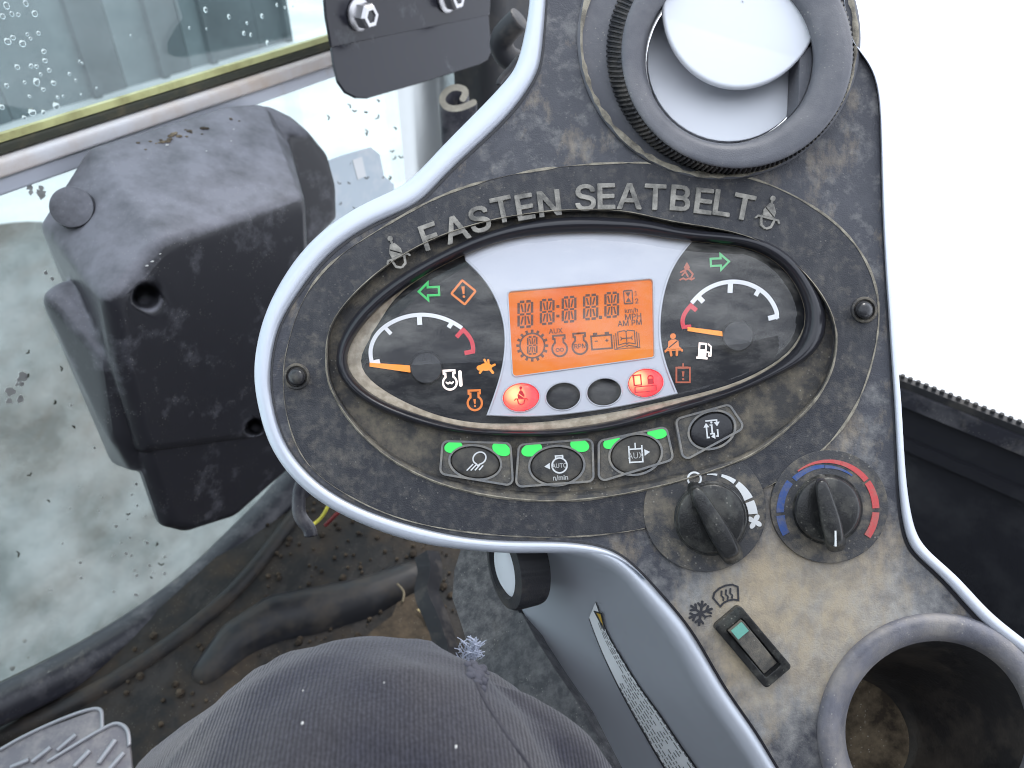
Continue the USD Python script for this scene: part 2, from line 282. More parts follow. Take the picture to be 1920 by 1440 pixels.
def polar(curve, c, n=200):
    p = spline(curve, 600) - c; a = np.arctan2(p[:, 1], p[:, 0]); o = np.argsort(a); a, r = a[o], np.hypot(*p[o].T)
    t = np.linspace(-np.pi, np.pi, n, endpoint=False); rr = np.interp(t, np.r_[a - 2 * np.pi, a, a + 2 * np.pi], np.r_[r, r, r])
    return np.stack([c[0] + rr * np.cos(t), c[1] + rr * np.sin(t)], 1)
CC = np.array([1085.0, 625.0]); TH = np.linspace(-np.pi, np.pi, 200, endpoint=False)
plate_c = [(541, 640), (570, 560), (625, 490), (700, 437), (790, 385), (880, 348), (1000, 320), (1120, 307), (1230, 306), (1340, 318), (1440, 345), (1540, 398), (1605, 460), (1640, 530), (1648, 600), (1635, 680), (1600, 770), (1535, 850), (1440, 912), (1300, 968), (1150, 1000), (1000, 1007), (850, 994), (730, 965), (630, 915), (570, 860), (538, 780), (531, 700)]
ring_c = [(612, 670), (620, 612), (680, 535), (760, 475), (860, 430), (980, 402), (1090, 393), (1180, 398), (1260, 415), (1380, 437), (1480, 486), (1545, 560), (1567, 620), (1560, 690), (1520, 760), (1440, 832), (1380, 866), (1250, 908), (1130, 932), (1030, 939), (900, 926), (790, 892), (700, 835), (640, 765), (615, 710)]
bout_c = [(632, 690), (643, 625), (698, 556), (775, 501), (860, 457), (945, 426), (1050, 408), (1150, 408), (1220, 414), (1275, 426), (1345, 434), (1425, 446), (1490, 484), (1535, 548), (1549, 600), (1538, 645), (1506, 678), (1460, 703), (1393, 734), (1330, 756), (1260, 777), (1160, 803), (1085, 815), (1020, 819), (927, 817), (840, 809), (745, 783), (668, 742)]
bin_c = [(652, 683), (668, 628), (720, 570), (790, 520), (870, 478), (950, 450), (1050, 437), (1150, 436), (1210, 440), (1270, 449), (1340, 456), (1410, 468), (1468, 503), (1502, 555), (1510, 596), (1500, 635), (1470, 672), (1393, 717), (1310, 745), (1227, 768), (1160, 786), (1093, 798), (1020, 805), (940, 805), (860, 797), (760, 768), (690, 733)]
plate_p, ring_p, bout_p, bin_p = (polar(c, CC) for c in (plate_c, ring_c, bout_c, bin_c))
plate_g, ring_g, bout_g, bin_g = (Polygon(c) for c in (plate_p, ring_p, bout_p, bin_p))
VC, VI = (1368.0, 95.0), (1366.0, 112.0)
CUP = (1755.0, 1372.0)
vent_hole = ell(VI[0], VI[1], 176, 176); cup_hole = ell(CUP[0], CUP[1], 196, 196, n=80)
skirtL, skirtR = ell(1322, 957, 115, 115, n=72), ell(1555, 950, 110, 106, n=72)

face = obj('face_panel', E(face_pl.difference(unary_union([ring_g, vent_hole, cup_hole])), -.014, 0), m_face, console)
obj('raised_oval', [E(plate_g.difference(ring_g).difference(ell(1348, 72, 262, 262)).intersection(face_pl), -.001, .0014)], m_plateau, face.GetPrim() if hasattr(face, 'GetPrim') else face)
# dust gathered along the step of the raised oval: a thin uneven strip
wn = np.array([meshkit.fbm(np.array([[math.cos(t) * 9, math.sin(t) * 9, 0]]), 4, 3)[0] for t in TH])
wv = np.clip((wn - .33) * 10, .1, 2.8) * np.where(TH > .5, .55, 1) * np.where((TH > .55) & (TH < 1.1), 0.2, 1)
nrm = (plate_p - CC) / np.linalg.norm(plate_p - CC, axis=1)[:, None]
strip = Polygon(plate_p + nrm * wv[:, None]).buffer(0).difference(Polygon(plate_p - nrm * wv[:, None] * .9).buffer(0)).difference(ell(1348, 72, 268, 268)).intersection(face_pl.buffer(-4)).difference(skirtL.buffer(3))
obj('dust_seam', E(strip, -.001, .00165), m_seam, face)

def seatman(x, y, s, ang):
    """a belted figure seen from the front, drawn with raised strokes"""
    parts = [Point(0, -1.0).buffer(.16), rline([(0, -.9), (0, -.62)], .13), Polygon([(-.30, .10), (-.34, -.2), (-.12, -.62), (.12, -.62), (.34, -.2), (.30, .10)]).buffer(.05),
             rline([(-.62, .22), (.62, .22)], .12), rline([(-.40, .30), (-.30, .72), (-.06, .86)], .14), rline([(.40, .30), (.30, .72), (.06, .86)], .14), rline([(-.62, .22), (-.72, .36)], .12), rline([(.62, .22), (.72, .36)], .12)]
    g = unary_union(parts).difference(rline([(-.26, -.35), (.3, .08)], .07))
    return affinity.translate(affinity.rotate(affinity.scale(g, s, s, origin=(0, 0)), ang, origin=(0, 0)), x, y)
for ch, x, y, a in [('F', 793, 471, -19.5), ('A', 838, 457, -18), ('S', 883, 438, -15.5), ('T', 923, 419, -12), ('E', 966, 413, -9.5), ('N', 1006, 406, -7), ('S', 1076, 393, -3), ('E', 1115, 390, -1), ('A', 1155, 389, 1), ('T', 1204, 390, 2.5), ('B', 1250, 391, 4.5), ('E', 1295, 396, 7), ('L', 1330, 399, 8.5), ('T', 1367, 405, 11)]:
    obj('raised_letter', text(ch, x, y + 1, 46, a, .0012, .0023, True, 1.08), m_letter, face)
obj('seatbelt_symbol', E(seatman(743, 476, 31, -22), .0012, .0023), m_letter, face)
obj('seatbelt_symbol', E(seatman(1442, 402, 31, 14), .0012, .0023), m_letter, face)
for (x, y) in ((556, 706), (1621, 581)):
    c = np.array([x, y], float); rr = [(25, .0014), (24, .0026), (20, .0028), (18, .0016), (16, .0016), (15.5, .0085), (14, .0105), (10, .0115), (6, .0118), (.1, .0119)]
    cur = [np.array(ell(x, y, r, r, n=28).exterior.coords)[:-1] for r, h in rr]
    s = obj('screw_head', lofth(cur[3:], [h for r, h in rr][3:]), m_screw, face, smooth=35)
    obj('dusty_washer', lofth(cur[:4], [h for r, h in rr][:4]), m_deck, s, smooth=35)

# silver frame round the face
def frame_loft(s, drop, bulge):
    a, b = s[:, :2], s[:, 2:]
    prof = [(-.06, -.001), (0.0, .0002), (.03, .0012), (.10, bulge * .62), (.26, bulge * .93), (.5, bulge), (.74, bulge * .86), (.90, bulge * .5), (.97, bulge * .1), (1.0, -.002), (1.0, -drop)]
    return lofth([between(a, b, t) for t, h in prof], [h for t, h in prof], False)
NS = int(np.argmin(np.hypot(sl[:, 0] - 1050, sl[:, 1] - 1016)))
TP = sl[:NS + 22].copy(); kk = np.clip(np.arange(len(TP)) - (NS - 2), 0, None) / 24.0; kk = (kk * kk * (3 - 2 * kk))[:, None] * .97
TP[:, 2:] = TP[:, 2:] * (1 - kk) + TP[:, :2] * kk
rim = obj('silver_frame', frame_loft(TP, .034, .0038), m_silver, console, smooth=60)
obj('silver_frame', frame_loft(sr, .034, .0030), m_silver, console, smooth=60)
# thin dark joint between face and frame
obj('frame_joint', [lofth([between(sl[:, :2], sl[:, 2:], t) for t in (-.13, -.02)], [.0003, .0004], False), lofth([between(sr[:, :2], sr[:, 2:], t) for t in (-.35, -.02)], [.0003, .0004], False)], m_bezel, console)

# ------------------------------------------------------------------ gauge cluster
deck = obj('cluster_deck', E(ring_g.buffer(1).difference(bout_g.buffer(-14)), -.014, -.004), m_deck, console)
inset = np.where(TH > 0, 4 + 13 * np.sin(np.clip(TH, 0, np.pi)) ** 1.0, 5)
nr = (ring_p - CC) / np.linalg.norm(ring_p - CC, axis=1)[:, None]
obj('dust_ledge', lofth([ring_p + nr * 2, ring_p, ring_p - nr * inset[:, None] * .25, ring_p - nr * inset[:, None] * .5, ring_p - nr * inset[:, None]], [.0014, .0024, .0018, .0016, -.004]), m_deck, deck, smooth=50)
lw = np.clip(wn * 5 - .6, .6, 2.6) * np.where(TH > 0, 1.25, .55)
obj('dust_seam', lofth([ring_p + nr * (lw[:, None] + .5), ring_p + nr * .2, ring_p - nr * lw[:, None] * .6], [.0016, .0029, .0022]), m_seam, deck, smooth=50)
bz = [(0, -.004), (.04, .000), (.15, .0022), (.35, .0036), (.55, .0034), (.75, .0016), (.9, -.0008), (1.0, -.0030), (1.0, -.010)]
obj('oval_bezel', lofth([between(bout_p, bin_p, t) for t, h in bz], [h for t, h in bz]), m_bezel, console, smooth=60)
nb = (bin_p - CC) / np.linalg.norm(bin_p - CC, axis=1)[:, None]
ledge = np.where(TH > 0, 3 + 13 * np.abs(np.sin(TH)) ** .7, 1.0) + 26 * np.exp(-((np.abs(TH) - math.pi) / .16) ** 2) + 14 * np.exp(-((TH - 2.86) / .16) ** 2)
obj('inner_dust', lofth([bin_p, bin_p - nb * ledge[:, None] * .55, bin_p - nb * ledge[:, None]], [-.0034, -.0048, -.0068]), m_idust, deck, smooth=50)

dial = obj('dial_face', E(bin_g.buffer(10), -.014, -.010), m_dial, console)
DH = -.0099
def mark(name, g, mt, h=.0004, base=DH, parent=None, label=None): return obj(name, E(g, base, base + h), mt, parent or dial, label=label)
def arc_pts(cx, cy, rx, ry, a0, a1, rotd=0, n=40):
    t = np.radians(np.linspace(a0, a1, n)); c, s = math.cos(math.radians(rotd)), math.sin(math.radians(rotd)); x, y = rx * np.cos(t), -ry * np.sin(t)
    return np.stack([cx + x * c - y * s, cy + x * s + y * c], 1)
# left gauge
la = spline([(697, 680), (695, 655), (706, 628), (728, 608), (757, 595), (790, 590), (822, 594), (848, 604), (866, 615)], 60, False)
mark('scale_arc', unary_union([LineString(la).buffer(3.6, cap_style='flat'), line([(694, 681), (712, 677)], 8), line([(720, 612), (733, 626)], 7), line([(786, 590), (787, 609)], 9), line([(848, 604), (841, 614)], 8)]), m_white)
ra = spline([(867, 617), (879, 630), (886, 645), (887, 660)], 30, False)
mark('red_arc', unary_union([LineString(ra).buffer(3.8, cap_style='flat'), line([(869, 617), (856, 632)], 8), line([(890, 658), (871, 662)], 8)]), m_red)
mark('needle', Polygon([(693, 680), (768, 685), (770, 697), (768, 698), (693, 687)]), m_needle, .001, -.0085)
hubc = lambda x, y, r: lofth([np.array(ell(x, y, k * r, k * r, n=40).exterior.coords)[:-1] for k in (1, 1, .94, .01)], [-.0098, -.0062, -.0056, -.0055])
obj('needle_hub', hubc(799, 690, 30), m_hub, dial, smooth=40)
# right gauge
la = spline([(1297, 568), (1318, 547), (1345, 533), (1373, 528), (1402, 532), (1428, 545), (1447, 565), (1457, 590), (1454, 597)], 60, False)
mark('scale_arc', unary_union([LineString(la).buffer(3.8, cap_style='flat'), line([(1309, 556), (1319, 566)], 9), line([(1370, 529), (1369, 549)], 9), line([(1424, 542), (1417, 554)], 8), line([(1460, 592), (1441, 597)], 9)]), m_white)
ra = spline([(1297, 571), (1284, 588), (1280, 604), (1283, 616)], 30, False)
mark('red_arc', unary_union([LineString(ra).buffer(3.8, cap_style='flat'), line([(1293, 571), (1306, 582)], 8), line([(1280, 613), (1296, 612)], 7)]), m_red)
mark('needle', Polygon([(1290, 613), (1354, 621), (1355, 630), (1290, 620)]), m_needle, .001, -.0085)
obj('needle_hub', hubc(1384, 630, 29), m_hub, dial, smooth=40)

def arrow_out(x, y, s, d, a=0):
    p = Polygon([(-20, 0), (-2, -17), (-2, -8), (20, -8), (20, 8), (-2, 8), (-2, 17)])
    if d > 0: p = affinity.scale(p, -1, 1, origin=(0, 0))
    return affinity.translate(affinity.rotate(affinity.scale(out(p, 4.2), s, s, origin=(0, 0)), a, origin=(0, 0)), x, y)
mark('turn_arrow', arrow_out(804, 546, .95, -1, -2), m_green); mark('turn_arrow', arrow_out(1350, 491, .85, 1, -3), m_greendim)
dm = Polygon([(0, -20), (20, 0), (0, 20), (-20, 0)]).buffer(2)
mark('warning_symbol', affinity.translate(affinity.rotate(unary_union([out(dm, 4), Polygon([(-3, -11), (3, -11), (1.6, 3), (-1.6, 3)]), Point(0, 8).buffer(2.4)]), -6, origin=(0, 0)), 869, 548), m_orange)
def engine(inner=None, w=4, s=1.0, rx=14):
    b = unary_union([Point(0, 6).buffer(rx), sbox(-8, -16, 8, 2)]).union(sbox(-11, -19, 11, -13))
    g = out(b, w)
    if inner is not None: g = g.union(inner)
    return affinity.scale(g, s, s, origin=(0, 0))
def put(g, x, y, s=1, a=0): return affinity.translate(affinity.rotate(affinity.scale(g, s, s, origin=(0, 0)), a, origin=(0, 0)), x, y)
wave = rline([(-7, 5), (-3.5, 8), (0, 5), (3.5, 8), (7, 5)], 3)
mark('coolant_symbol', put(unary_union([engine(wave, 4), rline([(22, -14), (22, 12)], 7)]), 843, 712, .92, -4), m_whiteicon)
mark('engine_symbol', put(engine(unary_union([Polygon([(-2.5, -2), (2.5, -2), (1.4, 8), (-1.4, 8)]), Point(0, 12).buffer(2)]), 4.2), 890, 750, .95, -3), m_orange)
hare = unary_union([ell(0, 0, 12, 7, -8), ell(-11, 3, 6, 5), rline([(2, -4), (-4, -13)], 4), rline([(5, -4), (3, -13)], 4), rline([(8, 3), (14, 9)], 5), rline([(-6, 5), (-10, 12)], 4), rline([(11, -3), (16, -6)], 4)])
mark('hare_symbol', put(hare, 911, 688, 1.0, 6), m_needle)
wif = unary_union([Polygon([(0, -20), (5, -11), (0, -7), (-5, -11)]).buffer(1), rline([(-12, -2), (2, -9), (12, 2), (8, 10)], 3), rline([(-13, 13), (-7, 10), (-2, 13), (4, 10), (9, 13), (14, 10)], 3), rline([(-9, 4), (-3, -3), (2, 6)], 3)])
mark('water_in_fuel_symbol', put(wif, 1288, 512, .95), m_dim)
sit = unary_union([Point(0, -17).buffer(5), Polygon([(-10, 6), (-9, -8), (-4, -11), (4, -11), (9, -8), (10, 6)]), rline([(-15, 8), (15, 8)], 2.5), rline([(-6, 7), (-5, 17)], 4), rline([(6, 7), (5, 17)], 4), rline([(-10, 4), (-15, 10)], 3), rline([(10, 4), (15, 10)], 3)]).difference(rline([(-8, 3), (7, -8)], 2))
mark('seatbelt_symbol', put(sit, 1263, 648, 1.05, -3), m_orange)
pump = unary_union([sbox(-11, -16, 5, 14).difference(sbox(-8, -12, 2, -3)), sbox(-14, 12, 8, 16), rline([(5, 2), (10, 2), (10, 9), (14, 9), (14, -9), (8, -14)], 2.6)])
mark('fuel_symbol', put(pump, 1320, 658, .95, 4), m_whiteicon)
filt = unary_union([out(sbox(-13, -13, 13, 15), 3), Polygon([(-2.3, -6), (2.3, -6), (1.4, 4), (-1.4, 4)]), Point(0, 9).buffer(2), rline([(0, -20), (0, -12)], 3), rline([(-9, -13), (9, -13)], 4)])
mark('hydraulic_filter_symbol', put(filt, 1281, 702, .98), m_dim)

# silver centre plate with the display and four warning lamps
cp = Polygon(np.vstack([spline([(872, 488), (905, 522), (930, 563), (944, 610), (945, 660), (935, 712), (912, 779)], 40, False), spline([(912, 779), (1000, 781), (1100, 772), (1200, 755), (1271, 738)], 30, False)[1:], spline([(1271, 738), (1252, 690), (1240, 640), (1240, 585), (1253, 525), (1275, 482), (1303, 447)], 40, False)[1:], [(1290, 400), (860, 400)]])).buffer(0).intersection(bin_g.buffer(2))
hole = Polygon([(955, 549), (1222, 525), (1225, 667), (964, 703)]).buffer(-4).buffer(6)
lamps = [(977, 745, 33, 25), (1056, 743, 31, 24), (1133, 735, 31, 24), (1211, 718, 32, 25)]
lg = [ell(x, y, rx, ry, -8) for x, y, rx, ry in lamps]
plate = obj('centre_plate', E(cp.difference(hole).difference(unary_union([g.buffer(2) for g in lg])), -.010, -.0050), m_plate, console)
obj('plate_edge', [E(hole.buffer(2.5).difference(hole), -.0055, -.0044), E(cp.difference(cp.buffer(-4)).difference(bin_g.exterior.buffer(9)), -.0055, -.0045)], m_plate, plate)
obj('lamp_ring', E(unary_union([g.buffer(3.5).difference(g.buffer(1)) for g in lg]), -.0055, -.0045), m_plate, plate)
screen = obj('display_screen', E(hole.buffer(6), -.0100, -.0080), m_lcd, console)
SH = -.0080
def seg(name, g, h=.0003): return obj(name, E(g, SH - .0001, SH + h), m_seg, screen)
def digit(x0, y0, x1, y1, sh):
    """an unlit sixteen-bar character in its box"""
    w = (x1 - x0); k = max(1.8, w * .16); xm, ym = (x0 + x1) / 2, (y0 + y1) / 2; gp = k * .35; L = []
    for y in (y0 + k / 2, y1 - k / 2): L += [line([(x0 + k, y), (xm - gp, y)], k), line([(xm + gp, y), (x1 - k, y)], k)]
    L += [line([(x0 + k, ym), (xm - gp, ym)], k * .8), line([(xm + gp, ym), (x1 - k, ym)], k * .8)]
    for x in (x0 + k / 2, x1 - k / 2): L += [line([(x, y0 + k * .8), (x, ym - gp)], k), line([(x, ym + gp), (x, y1 - k * .8)], k)]
    L += [line([(xm, y0 + k * 1.2), (xm, ym - k * .6)], k * .7), line([(xm, ym + k * .6), (xm, y1 - k * 1.2)], k * .7)]
    for sx in (-1, 1):
        for sy in (-1, 1): L.append(line([(xm + sx * k * .9, ym + sy * k * .9), (xm + sx * (w / 2 - k * 1.5), ym + sy * ((y1 - y0) / 2 - k * 1.5))], k * .7))
    return affinity.skew(unary_union(L), 0, sh, origin=((x0 + x1) / 2, (y0 + y1) / 2))
for b in [(970, 563, 1000, 615), (1012, 560, 1040, 609), (1053, 555, 1081, 605), (1093, 551, 1122, 600), (1133, 547, 1161, 596)]: seg('display_character', digit(*b, -4.5))
seg('display_character', digit(988, 630, 1008, 665, -4.5))
seg('display_colon', unary_union([sbox(1043, 572, 1049, 577), sbox(1043, 590, 1049, 595), sbox(1123, 592, 1129, 598)]))
teeth = [line([(998 + 24 * math.cos(t), 648 + 24 * math.sin(t)), (998 + 30 * math.cos(t), 648 + 30 * math.sin(t))], 5) for t in np.linspace(0, 2 * math.pi, 16, endpoint=False)]
seg('gear_symbol', unary_union([out(Point(998, 648).buffer(23), 3)] + teeth))
coil = unary_union([out(Point(-4, 8).buffer(3), 1.6), out(Point(4, 8).buffer(3), 1.6)])
seg('glow_plug_symbol', put(engine(coil, 3.6), 1049, 648, 1.0, -4)); seg('engine_speed_symbol', put(engine(None, 3.6, 1, 14), 1087, 644, 1.0, -4))
seg('battery_symbol', put(unary_union([out(sbox(-19, -11, 19, 14), 3.2), sbox(-15, -17, -7, -12), sbox(7, -17, 15, -12), sbox(-13, -2, -7, 0), sbox(7, -2, 13, 0), sbox(9, -4, 11, 2)]), 1128, 640, 1.0, -4.5))
bk = unary_union([line([(-20, -14), (-20, 15), (-3, 11), (0, 13), (3, 11), (20, 15), (20, -14)], 2), line([(-16, -16), (-16, 9), (-3, 6), (0, 9), (3, 6), (16, 9), (16, -16), (3, -18), (0, -15), (-3, -18), (-16, -16)], 2), line([(0, -15), (0, 9)], 2), rline([(-9, -3), (9, -3)], 2.4), rline([(-11, -6), (-9, -3), (-11, 0)], 2), rline([(11, -6), (9, -3), (11, 0)], 2), line([(-24, -11), (-24, 17), (0, 16), (24, 17), (24, -11)], 1.6)])
seg('book_symbol', put(bk, 1175, 637, .98, -4.5))
hg = unary_union([line([(-8, -12), (8, -12)], 3), line([(-8, 12), (8, 12)], 3), line([(-8, -12), (-8, 12)], 2), line([(8, -12), (8, 12)], 2), Polygon([(-5, -9), (5, -9), (0, 0)]), Polygon([(-5, 9), (5, 9), (0, 0)])])
seg('hourglass_symbol', put(hg, 1178, 557, 1, -4))
obj('display_text', [text('AUX', 1029, 626, 9, -4.5, SH, SH + .0003, True), text('RPM', 1076, 654, 8.5, -4.5, SH, SH + .0003, True), text('MPH', 1171, 600, 10.5, -4.5, SH, SH + .0003, True), text('AM PM', 1158, 612, 10, -4.5, SH, SH + .0003, True), text('km/h', 1171, 587, 8, -4.5, SH, SH + .0003, True), text('1', 1189, 554, 8, -4, SH, SH + .0003), text('2', 1190, 569, 9, -4, SH, SH + .0003, True)], m_seg, screen)

def lampmat(name, c, r):
    return mat(name, {'g': ('geometry', {}), 'd': ('vector_math', {'math_type': 'distance', 'vector2': tuple(c)}), 'm': ('map_range', {'from_min': 0, 'from_max': r, 'to_min': 0, 'to_max': 1, 'clamp': True}),
               'r': ('rgb_ramp', {'ramp': [(0, (2.6, 1.2, .62)), (.35, (2.2, .42, .18)), (.7, (1.7, .075, .05)), (1, (1.2, .02, .03))]}), 'p': ('principled_bsdf', {'base_color': (.5, .05, .04), 'roughness': .3, 'emission_strength': 2.6 * ES})},
               [('g.position', 'd.vector1'), ('d.value', 'm.value'), ('m.result', 'r.fac'), ('r.color', 'p.emission_color')], 'p.BSDF')
m_lampink = plain('lamp_ink', (.22, .01, .015), .4, emit=(.6, .01, .02), es=.7 * ES)
def lens_cap(x, y, rx, ry, h0, hh, a=-8):
    ks = [(1, 0), (.97, .35), (.85, .7), (.6, .92), (.01, 1)]
    return lofth([np.array(ell(x, y, rx * k, ry * k, a).exterior.coords)[:-1] for k, t in ks], [h0 + hh * t for k, t in ks])
for i, (x, y, rx, ry) in enumerate(lamps):
    lit = i in (0, 3)
    mt = lampmat('warning_red_%s' % ('a' if i == 0 else 'b'), P(x - 10 if i == 0 else x - 14, y - 4, -.005), rx * MPP * 1.0) if lit else m_hub
    lp = obj('warning_lamp', lens_cap(x, y, rx, ry, -.0085 if not lit else -.0054, .002 if not lit else .0036), mt, console, smooth=60, label='lit red warning lamp' if lit else None)
    if i == 0: obj('seatbelt_symbol', E(put(seatman(0, 0, 17, 0), x, y - 1, 1, -2), -.0040, -.0015), m_lampink, lp)
    if i == 3: obj('lock_symbol', E(put(unary_union([out(sbox(-24, -17, -10, 3), 2.5), sbox(3, -8, 15, 3), out(Point(9, -9).buffer(5), 2.5), out(sbox(-21, 8, 17, 15).buffer(2), 2.2)]), x + 1, y, .95, -5), -.0040, -.0016), m_lampink, lp)
lk = [(1.0, -.0028), (.985, -.0002), (.95, .0022), (.88, .0050), (.75, .0080), (.5, .0108), (.25, .0122), (.01, .0126)]
obj('clear_lens', lofth([CC + (bin_p - CC) * k for k, h in lk], [h for k, h in lk]), m_glass, console, smooth=80)

# ------------------------------------------------------------------ buttons
def softquad(p, r): return Polygon(p).buffer(-r, join_style='mitre').buffer(r)
btn = [([(829, 826), (958, 830), (963, 912), (824, 889)], (891, 867, 45, 28, 8), (850, 838, 17, 11, -12), (940, 842, 18, 12, 25)),
       ([(972, 833), (1112, 822), (1114, 903), (966, 914)], (1044, 873, 48, 33, -4), (997, 843, 20, 12, -18), (1087, 835, 18, 12, 15)),
       ([(1122, 826), (1250, 799), (1264, 862), (1122, 905)], (1192, 852, 46, 34, -12), (1147, 829, 17, 11, -30), (1233, 811, 19, 12, -2)),
       ([(1266, 785), (1368, 757), (1398, 802), (1281, 866)], (1335, 806, 41, 31, -20), None, None)]
lampsym = unary_union([out(affinity.rotate(unary_union([ell(0, 0, 14, 12), sbox(-12, 2, 6, 11)]), -38, origin=(0, 0)), 3)] + [rline([(-13 + i * 7, 14 + i * .5), (-24 + i * 8.5, 27 - i * 1)], 2.8) for i in range(4)])
aux = unary_union([line([(-15, -18), (-15, 20), (15, 20), (15, -18)], 3.4), line([(0, -24), (0, -12)], 3), line([(-15, -10), (15, -10)], 3.4), Polygon([(20, -8), (33, -1), (20, 7)])])
auto = unary_union([out(Point(0, 2).buffer(17), 3.6), line([(-8, -13), (-8, -20), (8, -20), (8, -13)], 3.4), Polygon([(-35, 3), (-22, -5), (-22, 10)])])
cyc = unary_union([line([(-11, -5), (-11, 17), (-6, 17)], 3), Polygon([(-17, -4), (-11, -13), (-5, -4)]), line([(-12, -17), (11, -17), (11, -12)], 3), Polygon([(5, -13), (17, -13), (11, -4)]), line([(11, 2), (11, 16), (7, 16)], 3), Polygon([(5, 9), (5, 21), (-3, 16)]), line([(0, -8), (0, 9)], 3.4), line([(-4, -8), (2, -8)], 2.4), line([(-5, 10), (5, 10)], 2.6), Point(0, -13).buffer(2.2)])
for i, (q, e, l1, l2) in enumerate(btn):
    pad = softquad(q, 12); eg = ell(*e)
    b = obj('push_button', [lens_cap(e[0], e[1], e[2], e[3], -.0022, .0012, e[4])], m_black if i == 3 else m_buttongrey, console, smooth=50)
    obj('button_pad', E(pad.buffer(-3).difference(eg.buffer(2.5)), -.0045, -.0016), m_pad, b)
    obj('pad_edge', [E(pad.buffer(1).difference(pad.buffer(-3)), -.0045, -.0010), E(eg.buffer(6).difference(eg.buffer(2)), -.0045, -.0012)], m_padedge, b)
    for l in (l1, l2):
        if l: obj('indicator_light', E(ell(*l).intersection(pad.buffer(-2.5)).difference(eg.buffer(5)), -.002, -.0011), m_led, b)
    BH = -.0011
    sym = [put(lampsym, e[0] + 8, e[1] - 8, .9, 4), put(auto, e[0] + 5, e[1] - 2, .82, -3), put(aux, e[0], e[1] - 2, .82, -4), put(cyc, e[0], e[1] - 2, .92, -6)][i]
    obj('button_symbol', E(sym, -.0022, BH + .0002), m_print if i != 3 else m_print, b)
    if i == 1: obj('button_text', [text('AUTO', e[0] + 5, e[1], 8, -3, BH, BH + .0003, True, .9, center=True), text('n/min', e[0] + 7, e[1] + 23, 8.5, -3, BH - .0006, BH + .0001, True, .95, center=True)], m_printgrey, b)
    if i == 2: obj('button_text', text('AUX', e[0], e[1] + 2, 11, -4, BH, BH + .0003, False, .95, center=True), m_printgrey, b)

# ------------------------------------------------------------------ rotary knobs
def sector(cx, cy, r0, r1, a0, a1, r0b=None, r1b=None, n=24):
    """ring sector, angles clockwise from up; its radii may change along the way"""
    t = np.radians(np.linspace(a0, a1, n)); k = np.linspace(0, 1, n)
    ri = r0 + ((r0b if r0b is not None else r0) - r0) * k; ro = r1 + ((r1b if r1b is not None else r1) - r1) * k
    d = np.stack([np.sin(t), -np.cos(t)], 1); return Polygon(np.vstack([np.array([cx, cy]) + d * ro[:, None], (np.array([cx, cy]) + d * ri[:, None])[::-1]]))
SKH = .0018
def knob(cx, cy, r, skirt, tip, label):
    ks = [(1.07, -.0005), (1.06, .0005), (1.0, .0008), (1.0, .0060), (.97, .0078), (.90, .0088), (.6, .0094), (.01, .0095)]
    k = obj('control_knob', lofth([np.array(ell(cx, cy, r * s, r * s, n=64).exterior.coords)[:-1] for s, h in ks], [SKH + h for s, h in ks]), m_knob, console, smooth=50, label=label)
    obj('knob_plate', E(skirt, -.001, SKH), m_skirt, k)
    d = np.array(tip, float) - (cx, cy); L = np.linalg.norm(d); d /= L; w = np.array([-d[1], d[0]])
    def sect(s): # fin across its width, along its length
        return [np.array([cx, cy]) + d * (u * L) + w * (v * r) for u, v in s]
    base = [(-.78, -.15), (-.86, 0), (-.78, .15), (-.3, .25), (.4, .31), (.9, .27), (1.04, .17), (1.06, -.17), (.9, -.27), (.4, -.31), (-.3, -.25)]
    b = spline(sect(base), 72); c = b.mean(0)
    fin = [(1.12, .0072), (1.05, .0085), (1.0, .0115), (.97, .0175), (.90, .0195), (.75, .0202), (.02, .0204)]
    obj('knob_grip', lofth([c + (b - c) * s for s, h in fin], [SKH + h * .88 for s, h in fin]), m_knob, k, smooth=50)
    return k, d, w, L
kL, d, w, L = knob(1334, 972, 66, skirtL.difference(ring_g.buffer(3)), (1374, 1042), 'fan knob with white scale')
kR, d2, w2, L2 = knob(1552, 955, 62, skirtR.difference(skirtL.buffer(2)), (1568, 1022), 'temperature knob with blue and red scale')
MH = SKH + .0003
obj('scale_mark', E(Point(1302, 898).buffer(14).difference(Point(1302, 898).buffer(10.5)), SKH - .0002, MH), m_print, kL)
for a0, a1, ri, ro, rib, rob in ((-4, 10, 78, 79.5, 77, 81), (16, 36, 77, 82, 75, 84), (40, 66, 74, 85, 71, 88), (70, 87, 71, 88, 69, 90)):
    obj('scale_mark', E(sector(1331, 968, ri, ro, a0, a1, rib, rob), SKH - .0002, MH), m_print, kL)
fan = unary_union([affinity.rotate(ell(7.5, 2.5, 7, 4.6, 25), a, origin=(0, 0)) for a in (10, 100, 190, 280)] + [Point(0, 0).buffer(3)])
obj('fan_symbol', E(put(fan, 1415, 978, 1.0), SKH - .0012, MH), m_print, kL)
for a0, a1, ri, ro, rib, rob in ((-120, -97, 84, 98, 82, 98), (-93, -54, 83, 97, 82, 95), (-48, -5, 80, 91, 79, 85), (-4, 35, 78, 84, 77, 80)):
    obj('blue_scale_mark', E(sector(1553, 956, ri, ro, a0, a1, rib, rob), SKH - .0002, MH), m_blue, kR)
for a0, a1, ri, ro, rib, rob in ((-38, 15, 91, 93, 87, 95), (15.2, 52, 87, 95, 85, 96), (55, 88, 84, 96, 83, 96), (93, 124, 83, 96, 82, 95)):
    obj('red_scale_mark', E(sector(1553, 956, ri, ro, a0, a1, rib, rob), SKH - .0002, MH + .0001), m_redp, kR)
pr = np.array([1552, 955]) + d2 * L2 * .62 + w2 * (-5)
obj('pointer_line', E(line([pr, pr + d2 * 28 + np.array([-6, 2])], 3), SKH + .016, SKH + .0182), m_print, kR)

